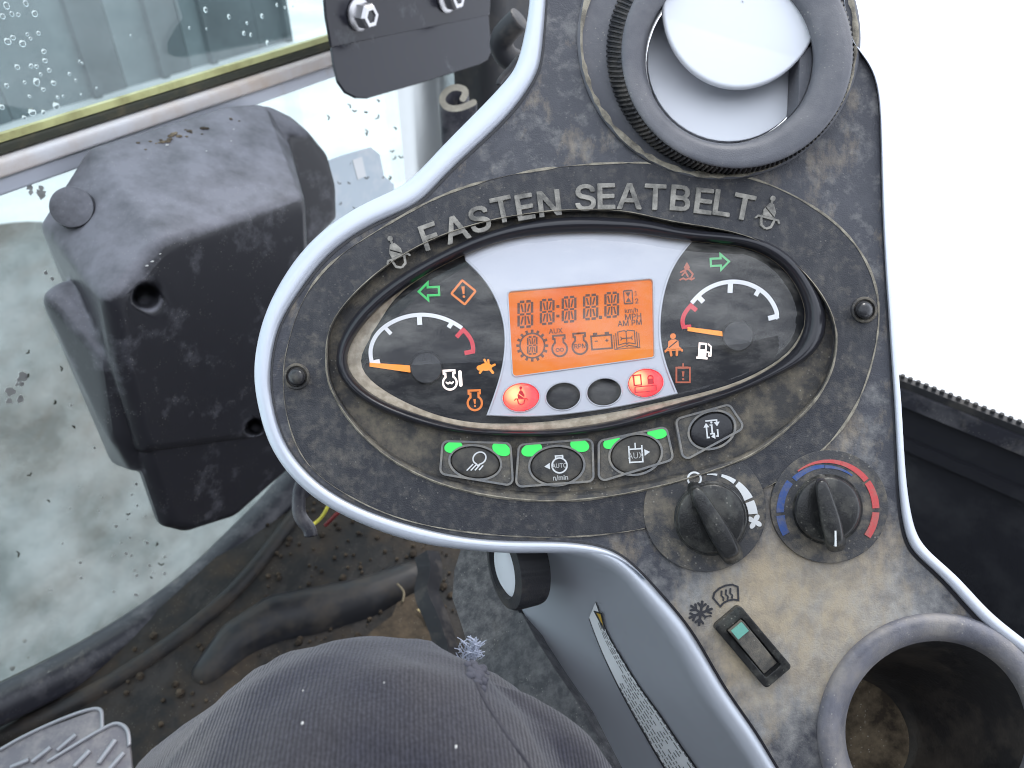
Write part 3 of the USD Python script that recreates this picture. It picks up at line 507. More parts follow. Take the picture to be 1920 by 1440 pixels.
# ------------------------------------------------------------------ rocker switch and the symbols beside it
SWC = np.array([1412.0, 1213.0]); ax = np.array([98, 116.0]); ax /= np.linalg.norm(ax); bx = np.array([ax[1], -ax[0]])
def sw(a, b): return tuple(SWC + ax * a + bx * b)
frm = Polygon([sw(-76, -32), sw(-76, 32), sw(76, 32), sw(76, -32)]).buffer(-8).buffer(8)
opn = Polygon([sw(-56, -19), sw(-56, 19), sw(60, 19), sw(60, -19)]).buffer(-3).buffer(3)
swi = obj('rocker_switch', E(frm.difference(opn), -.001, .0040), m_knob, console, label='grey rocker switch with green lens')
r_in = np.array([sw(-53, -16), sw(-53, 16), sw(57, 16), sw(57, -16)])
hts = np.array([.0085, .0085, .0020, .0020]); mesh_pts = []
top = np.column_stack([uv(r_in, .005), hts]); midp = np.column_stack([uv((r_in[[0, 1, 2, 3]] + r_in[[3, 2, 1, 0]]) / 2, .005), [.0056] * 4]); bot = np.column_stack([uv(r_in, .005), [-.001] * 4])
rk = trimesh.convex.convex_hull(np.vstack([top, bot]))
obj('rocker', rk, m_pad, swi)
gl = np.array([sw(-47, -12), sw(-47, 14), sw(-26, 14), sw(-26, -12)]); gt = np.column_stack([uv(gl, .009), [.0089, .0089, .0076, .0076]]); gb = gt - [0, 0, .002]
obj('green_lens', trimesh.convex.convex_hull(np.vstack([gt, gb])), m_tgreen, swi)
obj('switch_well', E(opn.buffer(2), -.001, .0004), m_bezel, swi)
defr = unary_union([out(Polygon([(-27, -4), (-22, -13), (-10, -19), (4, -21), (17, -19), (26, -12), (20, 14), (11, 10), (0, 9), (-10, 11), (-18, 16)]), 3.4)] + [rline([(x, 6), (x + 2, 1), (x - 1, -4), (x + 2, -12)], 3) for x in (-9, 0, 9)])
obj('defrost_symbol', E(put(defr, 1363, 1118, .95, -16), -.0006, .0005), m_ink, console)
snow = unary_union([rline([(0, 0), (0, -22)], 4.5), rline([(-7, -18), (0, -11), (7, -18)], 4)]); snow = unary_union([affinity.rotate(snow, a, origin=(0, 0)) for a in range(0, 360, 60)])
obj('snowflake_symbol', E(put(snow, 1314, 1150, 1.0, 8).difference(Point(1330, 1165).buffer(9)), -.0006, .0005), m_ink, console)

# ------------------------------------------------------------------ cup holder
def circ(c, r, n=90): return np.array(ell(c[0], c[1], r, r, n=n).exterior.coords)[:-1]
cl = [(224, -.001), (222, .0014), (217, .0040), (208, .0056), (198, .0056), (186, .0040), (176, .0008), (170, -.004)]
cup = obj('cup_holder', lofth([circ(CUP, r) for r, h in cl], [h for r, h in cl]), m_cup, console, smooth=60)
c0 = uv([CUP], 0)[0]; R0 = 170 * MPP * 1.02
wl = []
tilt = np.array([-.24, -.42])           # the well drops towards the floor rather than square to the face
for k, h in ((1.0, -.004), (.985, -.012), (.97, -.035), (.95, -.068), (.92, -.074), (.89, -.076), (.89, -.077)):
    a = np.linspace(0, 2 * np.pi, 72, endpoint=False); o = tilt * (h + .004) * -1.0
    base = uv(circ(CUP, 170, 72), -.004); cen = base.mean(0); q = (base - cen) * k + cen + tilt * (-(h + .004)); wl.append(np.column_stack([q, np.full(72, h)]))
wm = loft(wl); orient(wm, wl[0].mean(0) + [0, 0, .05]); obj('cup_well', wm, m_well, cup, smooth=60)
fl = loft([wl[-2], wl[-2].mean(0) + (wl[-2] - wl[-2].mean(0)) * .5, wl[-2].mean(0) + (wl[-2] - wl[-2].mean(0)) * .01]); fv = fl.vertices.copy(); fv[:, 2] += .006 * meshkit.fbm(fv * 90, 4, 5) + .004; fl.vertices = fv
orient(fl, wl[0].mean(0)); obj('cup_dirt', fl, m_mud, cup, smooth=True)

# ------------------------------------------------------------------ round air vent
n = 120; tt = np.linspace(0, 2 * np.pi, n, endpoint=False)
VF = (1348.0, 72.0)
fl_c = [(VF, 266, .0008), (VF, 262, .0024), (VF, 257, .0026), (VF, 252, .0012), ((1356, 82), 240, .0006), (VC, 226, .0006)]
vent = obj('air_vent', lofth([circ(c, r, n) for c, r, h in fl_c], [h for c, r, h in fl_c]), m_ring, console, smooth=50)
fw = np.array([meshkit.fbm(np.array([[math.cos(t) * 14, math.sin(t) * 14, 2]]), 4, 9)[0] for t in tt]); fw = np.clip((fw - .38) * 22, .3, 5)[:, None] / 258
obj('dust_seam', lofth([np.array(VF) + (circ(VF, 260, n) - VF) * (1 + fw * .6), np.array(VF) + (circ(VF, 258, n) - VF), np.array(VF) + (circ(VF, 256, n) - VF) * (1 - fw)], [.0026, .0030, .0023]), m_seam, vent, smooth=50)
nt = 150; td = np.linspace(0, 2 * np.pi, nt * 4, endpoint=False); tooth = np.where((np.arange(nt * 4) % 4) < 2, 1.0, 0.0)
def circt(c, r, dr): return np.stack([c[0] + (r + dr * tooth) * np.cos(td), c[1] + (r + dr * tooth) * np.sin(td)], 1)
vb = [((1368, 96), 228, 4, .0005), ((1373, 97), 222, 6, .007), ((1378, 99), 214, 6, .0115), ((1381, 100), 211, 0, .0124), ((1381, 100), 207, 0, .0126)]
obj('knurled_barrel', lofth([circt(c, r, dr) for c, r, dr, h in vb], [h for c, r, dr, h in vb]), m_rubber, vent)
vt = [((1382, 99), 217, .0112), ((1382, 99), 217, .0128), ((1381, 99), 213, .0140), ((1379, 98), 204, .0144), ((1374, 98), 185, .0140), ((1369, 106), 168, .0125), ((1366, 110), 161, .0095), ((1366, 112), 158, .004), ((1366, 113), 156, -.014), ((1366, 113), 154, -.035)]
obj('vent_ring', lofth([circ(c, r) for c, r, h in vt], [h for c, r, h in vt]), m_ring, vent, smooth=50)
# pale flap: a round disc hinged across the bore, the duct wall behind it also pale
fa = np.linspace(0, 2 * np.pi, 80, endpoint=False)
def disc(cx, cy, rx, ry, hfun, th):
    c = np.stack([cx + rx * np.cos(fa), cy + ry * np.sin(fa)], 1); hh = hfun(c); q = np.column_stack([uv(c, .008), hh])
    cen = q.mean(0); m = loft([cen + (q - cen) * .01, cen + (q - cen) * .97 + [0, 0, 0], q - [0, 0, th * .4], q - [0, 0, th], cen + (q - cen) * .97 - [0, 0, th * 1.2], cen + (q - cen) * .01 - [0, 0, th * 1.2]]); m.fix_normals(); return m
obj('vent_flap', disc(1392, 5, 149, 148, lambda c: .0085 - .00004 * (c[:, 1] - 0), .003), m_flap, vent, smooth=50)
obj('duct_wall', E(ell(1366, 113, 152, 152), -.016, -.013), m_flap, vent)
ck = sector(1366, 113, 118, 156, 74, 118); obj('bore_cheek', E(Polygon([(1500, 100), (1560, 60), (1560, 190), (1492, 240), (1497, 180)]).intersection(ell(1366, 113, 157, 157)), -.012, .003), m_ring, vent)

# ------------------------------------------------------------------ silver flank of the console with its decal
LI = sl[NS:, :2]; LO = sl[NS:, 2:]; nA = 60
def resample(c, n): k = np.linspace(0, len(c) - 1, n); return np.stack([np.interp(k, np.arange(len(c)), c[:, q]) for q in (0, 1)], 1)
LI, A = resample(LI, nA), resample(LO, nA)
B = [(885, 985), (915, 1030), (940, 1080), (965, 1124), (1005, 1197), (1044, 1258), (1092, 1328), (1149, 1440), (1185, 1510), (1265, 1680)]
B = spline(B, nA, False)
HA = -.0035
dA = np.array([np.dot(P(x, y, HA) - CAM, FW) for x, y in A]); TS = np.linspace(0, 1, 36)
def flank(i, t):
    """picture position and depth on the flank; i along the frame, t from the frame to the flank's far edge"""
    ii = np.clip(i, 0, nA - 1); a = np.array([np.interp(ii, np.arange(nA), A[:, k]) for k in (0, 1)]); b = np.array([np.interp(ii, np.arange(nA), B[:, k]) for k in (0, 1)])
    d = np.interp(ii, np.arange(nA), dA); return a * (1 - t) + b * t, d + (.445 - d) * (t ** .92)
def tolocal(p): p = np.asarray(p) - PO; return np.stack([p @ PU, p @ PV, p @ PN], -1)
rows = []
for t, h in [(-.05, -.001), (0, .0003), (.04, .0014), (.12, .0024), (.28, .0034), (.45, .0034), (.62, .0026), (.8, .0008), (.92, -.0015)]:
    c = between(LI, A, t); rows.append(np.column_stack([uv(c, h), np.full(nA, h)]))
for t in TS: rows.append(tolocal(np.array([at(*(lambda q: (q[0][0], q[0][1], q[1]))(flank(i, t))) for i in range(nA)])))
LC = tolocal(CAM)
fk = loft(rows, False); orient(fk, LC); obj('side_panel', fk, m_side, console, smooth=True)
obj('flank_edge', tube(rows[-1], .0016, 8), m_bezel, console, smooth=True)
gi, gt_ = np.meshgrid(np.arange(60), np.linspace(0, 1, 60), indexing='ij'); fp, fd = [], []
for i, t in zip(gi.ravel(), gt_.ravel()):
    px, d = flank(i, t); fp.append(px); fd.append(d)
from scipy.interpolate import LinearNDInterpolator
FD = LinearNDInterpolator(np.array(fp), np.array(fd), fill_value=.5)
def onflank(g, lift, seglen=14):
    """thin print lying on the flank"""
    ms = []
    for q in getattr(g, 'geoms', [g]):
        if q.is_empty or q.geom_type != 'Polygon': continue
        v, f = trimesh.creation.triangulate_polygon(shapely.segmentize(q, seglen), engine='earcut')
        p = tolocal(np.array([at(x, y, float(FD(x, y)) - lift) for x, y in v])); m = trimesh.Trimesh(p, f, process=False)
        m = orient(m, LC); ms.append(m)
    return trimesh.util.concatenate(ms)
e1 = spline([(1104, 1160), (1125, 1215), (1150, 1270), (1180, 1328), (1213, 1386), (1245, 1440), (1290, 1510)], 40, False)
e2 = spline([(1117, 1128), (1140, 1188), (1165, 1232), (1198, 1285), (1235, 1336), (1270, 1388), (1306, 1440), (1350, 1510)], 40, False)
e1f = e1
stripg = Polygon(np.vstack([e2, e1[::-1]])).buffer(0)

def ongrid(lift, f0, f1):
    return orient(loft([tolocal(np.array([at(x, y, float(FD(x, y)) - lift) for x, y in spline(e1 * (1 - f) + e2 * f, 60, False)])) for f in np.linspace(f0, f1, 10)], False), LC)
dec = obj('decal_sheet', ongrid(.0018, .05, .95), m_decal, console, label='white warning decal with rows of small print')
obj('decal_border', ongrid(.0012, -.02, 1.02), m_ink, dec)
obj('warning_triangle', onflank(Polygon([(1114, 1146), (1128, 1150), (1133, 1182)]).buffer(1), .0022), m_ink, dec)
obj('warning_triangle', onflank(Polygon([(1118, 1149), (1126, 1152), (1131, 1174)]), .0027), m_yellow, dec)
dashes = []
for k, fr in enumerate(np.linspace(.07, .93, 9)):
    ce = e1 * (1 - fr) + e2 * fr; ce = spline(ce, 240, False); j = 26 + (60 if k < 5 else 10) + rnd.randint(0, 6) - k * 2
    if k >= 5: j -= 10
    while j < 236:
        n_ = rnd.randint(3, 9)
        if rnd.random() < .93: dashes.append(LineString(ce[j:j + n_ + 1]).buffer(.42 + .0022 * j, cap_style='flat'))
        j += n_ + 2
obj('text_rows', [onflank(g, .0024, 30) for g in dashes], m_textink, dec)
# small round vent low on the flank
vc = at(944, 1064, .392); vx = np.array([-.80, -.35, .15]); vx /= np.linalg.norm(vx); vy = np.cross([0, .5, 1.0], vx); vy /= np.linalg.norm(vy); vz = np.cross(vx, vy)
def sv(profile, seg=48, teeth=0):
    a = np.linspace(0, 2 * np.pi, seg, endpoint=False); tr = np.where(np.arange(seg) % 2, 1.0, 1.0 - teeth)
    return loft([tolocal(vc + vx * h + r * (np.cos(a) * (tr if hh else 1))[:, None] * vy + r * (np.sin(a) * (tr if hh else 1))[:, None] * vz) for r, h, hh in profile])
sm = sv([(.022, -.016, 0), (.0225, -.014, 1), (.0225, -.002, 1), (.0215, 0, 0), (.016, .001, 0), (.0155, -.003, 0)], 90, .03); sm.fix_normals()
vs = obj('side_vent', sm, m_rubber, console, smooth=40)
sm = sv([(.0155, -.002, 0), (.012, .000, 0), (.0001, .0005, 0)]); orient(sm, LC); obj('vent_flap', sm, m_flap, vs, smooth=40)

# ================================================================== the cab: front window plane, floor, right side wall
H1 = at(0, 262, .60); r2 = ray(610, 75); H2 = CAM + r2 * ((H1[2] - CAM[2]) / r2[2])
WS = H2 - H1; WS[2] = 0; WS /= np.linalg.norm(WS); WN = np.cross(WS, [0, 0, 1]); WN /= np.linalg.norm(WN)
if np.dot(WN, CAM - H1) < 0: WN = -WN
def wp(x, y, off=0.0): return hit(x, y, H1 + WN * off, WN)                 # a point on the front window, off metres to the inside
def wframe(off=0.0): return Gf.Matrix4d(*WS, 0, *WN, 0, 0, 0, 1, 0, *(H1 + WN * off), 1)
def wsz(x, y, off=0.0): p = wp(x, y, off) - H1; return np.dot(p, WS), p[2]
FLOOR = .45
m_pane = lambda name, lo, hi, amt, c, sc=14, rough=.02, tint=(.79, .85, .84): mat(name, {
    'g': ('geometry', {}), 'n': ('noise_texture', {'scale': sc, 'detail': 5, 'roughness': .6}), 'mr': ('map_range', {'from_min': lo, 'from_max': hi, 'to_min': .02, 'to_max': amt, 'clamp': True}),
    't': ('transparent_bsdf', {'color': tint}), 'gl': ('glossy_bsdf', {'color': (1, 1, 1), 'roughness': rough}), 'io': ('map_range', {'from_min': 0, 'from_max': 1, 'to_min': 1.5, 'to_max': .6667}), 'f': ('fresnel', {}), 'm1': ('mix_closure', {}),
    'd': ('principled_bsdf', {'base_color': c, 'roughness': .9}), 'tr': ('translucent_bsdf', {'color': c}), 'm0': ('mix_closure', {'fac': .8}), 'm2': ('mix_closure', {})},
    [('g.backfacing', 'io.value'), ('io.result', 'f.IOR'), ('g.position', 'n.vector'), ('n.fac', 'mr.value'), ('f.fac', 'm1.fac'), ('t.BSDF', 'm1.closure1'), ('gl.BSDF', 'm1.closure2'), ('d.BSDF', 'm0.closure1'), ('tr.BSDF', 'm0.closure2'), ('mr.result', 'm2.fac'), ('m1.closure', 'm2.closure1'), ('m0.closure', 'm2.closure2')], 'm2.closure')
m_upane = m_pane('rainy_pane', .36, .9, .06, (.42, .50, .52), 7)
m_lpane = m_pane('dirty_pane', .36, .82, .17, (.62, .63, .61), 16)
m_drop = mat('water_drop', {'g': ('glass_bsdf', {'roughness': 0.0, 'IOR': 1.33, 'color': (1, 1, 1)})}, [], 'g.BSDF')
m_edge = dirty('glass_edge', (.50, .50, .22), (.30, .28, .12), .45, .7, 30, .35, .7, .1)
m_seal = dirty('seal_dark', (.03, .032, .02), (.10, .085, .05), .5, .8, 50, .6, .9, .3)
m_sill = dirty('sill_dusty', (.66, .65, .66), (.56, .46, .38), .36, .70, 14, .4, .9, .2, 1500)
m_sill2 = dirty('sill_pale', (.60, .62, .68), (.5, .45, .4), .58, .85, 30, .4, .8, .1)
m_box = dirty('cover_plastic', (.012, .012, .015), (.19, .19, .215), .55, 1.0, 30, .36, .7, .3, 1500, .3, 0, spec=.5, up=.42)
m_boxdust = dirty('cover_dust', (.10, .10, .11), (.34, .28, .2), .4, .7, 80, .6, .9, .4)
m_blackmetal = dirty('black_paint', (.010, .010, .014), (.10, .11, .12), .62, 1.0, 30, .20, .6, .05, 1500, bevel=.0015)
m_zinc = plain('zinc', (.55, .54, .55), .35, .9, bevel=.0008)
m_dark = dirty('cab_dark', (.018, .018, .02), (.09, .08, .07), .5, .8, 20, .6, .9, .4, 900)
m_tubeseal = dirty('tube_seal', (.026, .026, .033), (.20, .19, .20), .50, .9, 26, .33, .85, .3, 1300, .3, spec=.5, mid=((.22, .2, .17), .56, .78, 60, .6))
m_floor = dirty('cab_floor', (.009, .008, .0075), (.070, .049, .031), .46, .78, 15, .7, .95, .9, 260, .3, mid=((.03, .025, .022), .5, .62, 34, .9))
m_mat = dirty('floor_mat', (.035, .026, .017), (.09, .065, .042), .35, .7, 80, .9, .95, 1.0, 500, .5)
m_foot = dirty('footplate', (.050, .049, .054), (.20, .195, .195), .40, .80, 170, .6, .95, .9, 420, .3, mid=((.10, .085, .07), .55, .75, 30, .6))
m_yard = dirty('yard', (.62, .63, .64), (.78, .79, .80), .4, .6, 1.5, .9, .9, .3, 60)
m_mudyard = dirty('muddy_yard', (.06, .065, .062), (.21, .22, .22), .32, .72, 3.0, .6, .9, .3, 20, detail=5, mid=((.085, .056, .036), .44, .66, 2.4, .9))
m_wallout = dirty('weathered_sheet', (.045, .062, .066), (.12, .15, .155), .38, .62, 1.3, .5, .7, .3, 20)
m_wallout2 = dirty('weathered_sheet_dark', (.020, .03, .033), (.07, .09, .095), .4, .7, 2.0, .5, .7, .3, 20)

m_duct = dirty('smooth_black', (.012, .012, .014), (.065, .052, .04), .48, .8, 24, .42, .8, .3, 900)
m_rail = dirty('dirty_rail', (.014, .013, .013), (.07, .054, .04), .45, .75, 26, .5, .9, .6, 500, .2)
# outside ground
g = trimesh.creation.box([60, 60, .2]); g.apply_translation([0, 0, -.1])
world('yard_ground', g, m_yard, 'pale bright open yard ground outside the cab windows', 'ground', kind='structure')
mud_px = [(-250, 500), (-120, 440), (60, 425), (170, 470), (330, 480), (430, 560), (470, 700), (640, 760), (800, 1000), (600, 1330), (100, 1500), (-300, 1500)]
mp = np.array([hitz(x, y, .004)[:2] for x, y in mud_px]); mpl = Polygon(spline(mp, 120)).buffer(0)
wob = np.array(mpl.exterior.coords)[:-1]; wob = wob + .12 * (np.column_stack([meshkit.fbm(np.column_stack([wob * 3, wob[:, :1] * 0]), 3, k) for k in (1, 2)]) - .5)
world('muddy_ground', ext(Polygon(wob).buffer(0), -.05, .004), m_mudyard, 'wet grey brown muddy ground seen through the lower front glass', 'mud', kind='structure')

# a low weathered sheet wall beyond the front window: panels with ribs
def beyond(x, y, D): return hit(x, y, H1 - WN * D, WN)
DW = 3.2
s0 = np.dot(beyond(-420, 200, DW) - H1, WS); s1 = np.dot(beyond(536, 60, DW) - H1, WS); zb = -H1[2]
wt = thing('sheet_wall', 'blurred grey green ribbed wall beyond the rain spotted upper window', 'wall', wframe(-DW))
sx = s0; k = 0
while sx < s1 - .02:
    wd = min(rnd.choice([.16, .24, .34, .44]), s1 - sx); dk = rnd.random() < .3
    b = trimesh.creation.box([wd - .012, .03 + .015 * (k % 2), 1.3 - .0 * k]); b.apply_translation([sx + wd / 2, 0, zb + .65])
    obj('wall_panel', b, m_wallout2 if dk else m_wallout, wt)
    if k % 2 == 0:
        rb = trimesh.creation.box([.035, .05, 1.3]); rb.apply_translation([sx + wd - .02, .03, zb + .65]); obj('rib', rb, m_wallout2, wt)
    sx += wd; k += 1

# ---- upper window: pane, its bright cut edge, seal, raindrops
uw = thing('upper_window', 'upper front window pane with raindrops and greenish cut edge', 'window', wframe())
zU = wsz(300, 170)[1]; sL, sR = -1.0, wsz(860, 40)[0]
def wbar(z0, z1, y0, y1, sl_=sL, sr_=sR): b = trimesh.creation.box([sr_ - sl_, y1 - y0, z1 - z0]); b.apply_translation([(sl_ + sr_) / 2, (y0 + y1) / 2, (z0 + z1) / 2]); return b
z = {k_: wsz(300, y)[1] for k_, y in dict(e0=164, e1=177, d1=198, p1=231, l1=262).items()}
obj('pane', wbar(z['e1'], .9, -.014, -.009), m_upane, uw)
obj('glass_edge', wbar(z['e1'], z['e0'], -.0085, -.003), m_edge, uw)
def rounded_bar(z0, z1, y0, y1, seg=10):
    a = np.linspace(0, 2 * np.pi, 28, endpoint=False); n_ = 4.0
    cy_, cz_ = (y0 + y1) / 2, (z0 + z1) / 2
    p = np.stack([cy_ + (y1 - y0) / 2 * np.sign(np.cos(a)) * np.abs(np.cos(a)) ** (2 / n_), cz_ + (z1 - z0) / 2 * np.sign(np.sin(a)) * np.abs(np.sin(a)) ** (2 / n_)], 1)
    xs = np.linspace(sL, sR, 40); m = loft([np.column_stack([np.full(28, x), p]) for x in xs], True, True, True); m.fix_normals(); return m
obj('rubber_seal', rounded_bar(z['d1'], z['e1'] - .0005, -.016, -.001), m_seal, uw, smooth=60)
drops = [(12, 10, 7), (65, 25, 7), (22, 26, 5), (34, 27, 5), (14, 77, 8), (24, 70, 6), (42, 81, 8), (51, 64, 4), (72, 62, 5), (57, 72, 4), (84, 113, 6), (82, 96, 6), (32, 125, 6), (58, 123, 5), (68, 124, 5), (92, 131, 5), (76, 139, 4), (130, 138, 4), (12, 160, 5), (68, 153, 8), (46, 154, 4), (100, 155, 6), (81, 167, 5), (3, 200, 6), (60, 210, 9), (81, 210, 5), (105, 198, 8), (55, 180, 4), (108, 182, 4), (45, 220, 5), (149, 115, 3), (181, 165, 3), (142, 150, 3), (154, 118, 3), (385, 18, 6), (429, 31, 5), (491, 30, 5), (519, 9, 4), (534, 14, 3), (463, 43, 4), (457, 62, 5), (470, 65, 4), (355, 52, 3), (501, 80, 5), (387, 54, 2.5), (549, 12, 2.5), (245, 66, 2.5), (118, 180, 3), (152, 177, 2.5), (48, 6, 6), (5, 30, 6)]
for x, y, r in drops:
    s_, z_ = wsz(x, y, -.009); d_ = np.dot(wp(x, y) - CAM, FW); rr = r * d_ / F * .8
    ic = trimesh.creation.icosphere(2, rr); v = ic.vertices; v[:, 1] *= .3; v[:, 2] *= rnd.uniform(1.0, 1.35); v[:, 0] += .2 * v[:, 2] * rnd.uniform(-.6, .6); v += [s_, -.009, z_]
    obj('raindrop', ic, m_drop, uw, smooth=True)

# ---- sill rail under the upper window
sl_t = thing('window_rail', 'pale window rail with brown dust, below the upper front window', 'window rail', wframe())
obj('dusty_rail', rounded_bar(z['p1'], z['d1'] - .0005, -.012, .006), m_sill, sl_t, smooth=60)
obj('pale_rail', rounded_bar(z['l1'], z['p1'] - .0005, -.010, .001), m_sill2, sl_t, smooth=60)
# ---- lower window
lw_t = thing('lower_window', 'lower front glass smeared with dirt, behind the black wiper cover', 'window', wframe())
zl = z['l1'] - .001; zf = FLOOR - H1[2] - .02; sR2 = wsz(800, 250)[0]
bx_ = trimesh.creation.box([sR2 + 1.0, .005, zl - zf]); bx_.apply_translation([(sR2 - 1.0) / 2, -.0065, (zl + zf) / 2]); obj('pane', bx_, m_lpane, lw_t)
def wpoly(pts, y0, th): q = Polygon([wsz(x, y, y0) for x, y in pts]).buffer(0); m = ext(q, -th, 0); v = m.vertices.copy(); m.vertices = np.column_stack([v[:, 0], y0 + v[:, 2], v[:, 1]]); m.fix_normals(); return m
m_film = dirty('blue_film', (.60, .68, .74), (.80, .82, .84), .52, .8, 25, .5, .8, .05)
m_clip = plain('sticker_white', (.85, .86, .86), .5)
obj('film_patch', wpoly([(560, 330), (590, 310), (640, 292), (695, 276), (712, 290), (720, 330), (738, 345), (742, 372), (700, 400), (640, 420), (560, 430)], -.003, .0006), m_film, lw_t)
obj('sticker', wpoly([(661, 300), (679, 294), (687, 330), (671, 337)], -.0022, .0005), m_clip, lw_t)
m_speck = plain('dirt_speck', (.05, .05, .035), .9)
for i in range(46):
    x, y = (rnd.uniform(600, 790), rnd.uniform(185, 400)) if i < 30 else (rnd.uniform(20, 330), rnd.uniform(620, 1150))
    a_ = rnd.uniform(0, math.pi); l_ = rnd.uniform(1.5, 6); q = LineString([(x, y), (x + l_ * math.cos(a_), y + l_ * math.sin(a_)), (x + l_ * 1.7 * math.cos(a_ + .6), y + l_ * 1.7 * math.sin(a_ + .6))]).buffer(rnd.uniform(.7, 1.4), 3)
    obj('dirt_speck', wpoly(list(q.exterior.coords)[:-1], -.003, .0008), m_speck, lw_t)
m_pale = plain('dried_splash', (.50, .50, .48), .9)
for i in range(38):
    x, y = (rnd.gauss(255, 60), rnd.gauss(1015, 40)) if i < 26 else (rnd.uniform(0, 420), rnd.uniform(480, 1130)); r_ = rnd.uniform(.9, 2.8)
    q = Point(x, y).buffer(r_, 3); qc = [(a + rnd.uniform(-.8, .8), b + rnd.uniform(-.8, .8)) for a, b in list(q.exterior.coords)[:-1]]
    obj('dried_splash', wpoly(qc, -.003, .0006), m_pale, lw_t)
for c, n_, sz in (((40, 715), 6, 9), ((70, 355), 7, 10), ((32, 745), 3, 6), ((95, 520), 3, 6)):
    for i in range(n_):
        q = Point(c[0] + rnd.gauss(0, 10), c[1] + rnd.gauss(0, 8)).buffer(rnd.uniform(2, sz), 3); obj('dried_splash', wpoly([(a + rnd.uniform(-2, 2), b + rnd.uniform(-2, 2)) for a, b in list(q.exterior.coords)[:-1]], -.003, .0006), m_pale, lw_t)

# ---- tubular seal round the foot of the lower glass
tp = spline([(-120, 1352), (0, 1292), (140, 1222), (260, 1150), (370, 1070), (460, 985), (520, 925), (580, 850), (640, 760)], 60, False)
tp3 = np.array([wp(x, y + 30, .016) for x, y in tp]); trr = np.array([np.dot(p - CAM, FW) for p in tp3]) * 38 / F
world('window_seal', tube(tp3, trr, 20), m_tubeseal, 'worn black rubber tube seal curving along the foot of the lower glass', 'seal', smooth=True)
tq = np.array([wp(x, y - 5, .0) for x, y in tp]); 
world('seal_lip', tube(tq, trr * .22, 10), m_seal, 'thin dark olive lip of rubber between lower glass and tube seal', 'seal lip', smooth=True)

# ---- wiper motor cover
FD_ = .150; BD = .018
def fr(x, y, off=FD_): return wp(x, y, off)
front = [(192, 548), (285, 440), (330, 425), (560, 352), (571, 470), (575, 700), (560, 850), (430, 958), (345, 980), (312, 972), (268, 866), (240, 850), (205, 655)]
def blob(pts, r): return m3.Manifold.batch_hull([m3.Manifold.sphere(r, 16).translate(list(map(float, p))) for p in pts])
R = .013
def inn(pts, off): return [fr(x, y, off) for x, y in pts]
main = blob(inn([(216, 560), (300, 462), (545, 382), (552, 520), (542, 700), (530, 790), (275, 820), (232, 660)], FD_ - R) + inn([(165, 348), (192, 304), (435, 226), (486, 222), (512, 244), (112, 430), (125, 425), (512, 480), (420, 790), (262, 815)], BD + R), R)
step = blob(inn([(207, 665), (400, 640), (400, 850), (258, 856), (226, 800)], FD_ - .012 - R) + inn([(116, 566), (132, 556), (172, 650), (196, 760), (232, 848), (400, 800)], .08), R)
low = blob(inn([(278, 840), (318, 962), (348, 970), (428, 946), (545, 845), (540, 780), (300, 780)], FD_ - .004 - R) + inn([(300, 850), (322, 950), (430, 915), (500, 850), (480, 760)], BD + R), R)
lobe = blob(inn([(520, 262), (560, 262), (592, 300), (606, 350), (608, 400), (560, 450), (520, 440)], .05) + inn([(500, 224), (535, 240), (585, 310), (590, 400), (540, 430)], BD + R), R)
body = main + step + low + lobe
dim1 = hull([(fr(278, 556, FD_ + .004), .0115), (fr(272, 556, FD_ - .02), .008)]); dim2 = hull([(fr(478, 803, FD_ + .004), .010), (fr(478, 800, FD_ - .02), .007)])
body = body - dim1 - dim2
bm = smoothed(body, .005, 24)
wc = thing('wiper_motor_cover', 'big black plastic wiper motor cover on the lower front glass', 'cover')
obj('cover_shell', bm, m_box, wc, smooth=50)
capc = fr(134, 388, .066); cn = WN * .55 + np.array([0, 0, .55]) - WS * .5; cn /= np.linalg.norm(cn)
cu = np.cross(cn, WS); cu /= np.linalg.norm(cu); cw = np.cross(cn, cu); aa = np.linspace(0, 2 * np.pi, 40, endpoint=False)
def rg(r, h, c=capc, n_=cn, u=cu, w_=cw): return c + n_ * h + r * (np.cos(aa)[:, None] * u + np.sin(aa)[:, None] * w_)
cm = loft([rg(.0165, -.02), rg(.0165, -.001), rg(.0160, .0006), rg(.012, .0012), rg(.0001, .0014)]); cm.fix_normals(); obj('round_cap', cm, m_box, wc, smooth=45)
# dried flakes of mud along the upper back edge
for i in range(34):
    t = rnd.random(); x, y = 255 + 200 * t + rnd.gauss(0, 4), 272 - 57 * t + rnd.gauss(0, 5) + 4
    if i > 26: x, y = [(438, 242), (433, 264), (313, 272), (387, 283), (300, 476), (275, 498), (285, 490), (440, 292)][i - 27] if i - 27 < 8 else (x, y)
    o_, d_, tri = None, None, None
    org = CAM; dr = ray(x, y); loc, _, _ = bm.ray.intersects_location([org], [dr], multiple_hits=False)
    if len(loc):
        ic = trimesh.creation.icosphere(1, rnd.uniform(.0010, .0030) * (1 if i < 27 else .55)); ic.vertices *= [1.2, 1, .35]; ic.apply_translation(loc[0]); obj('mud_flake', ic, m_mud if i < 27 else m_pale, wc, smooth=True)

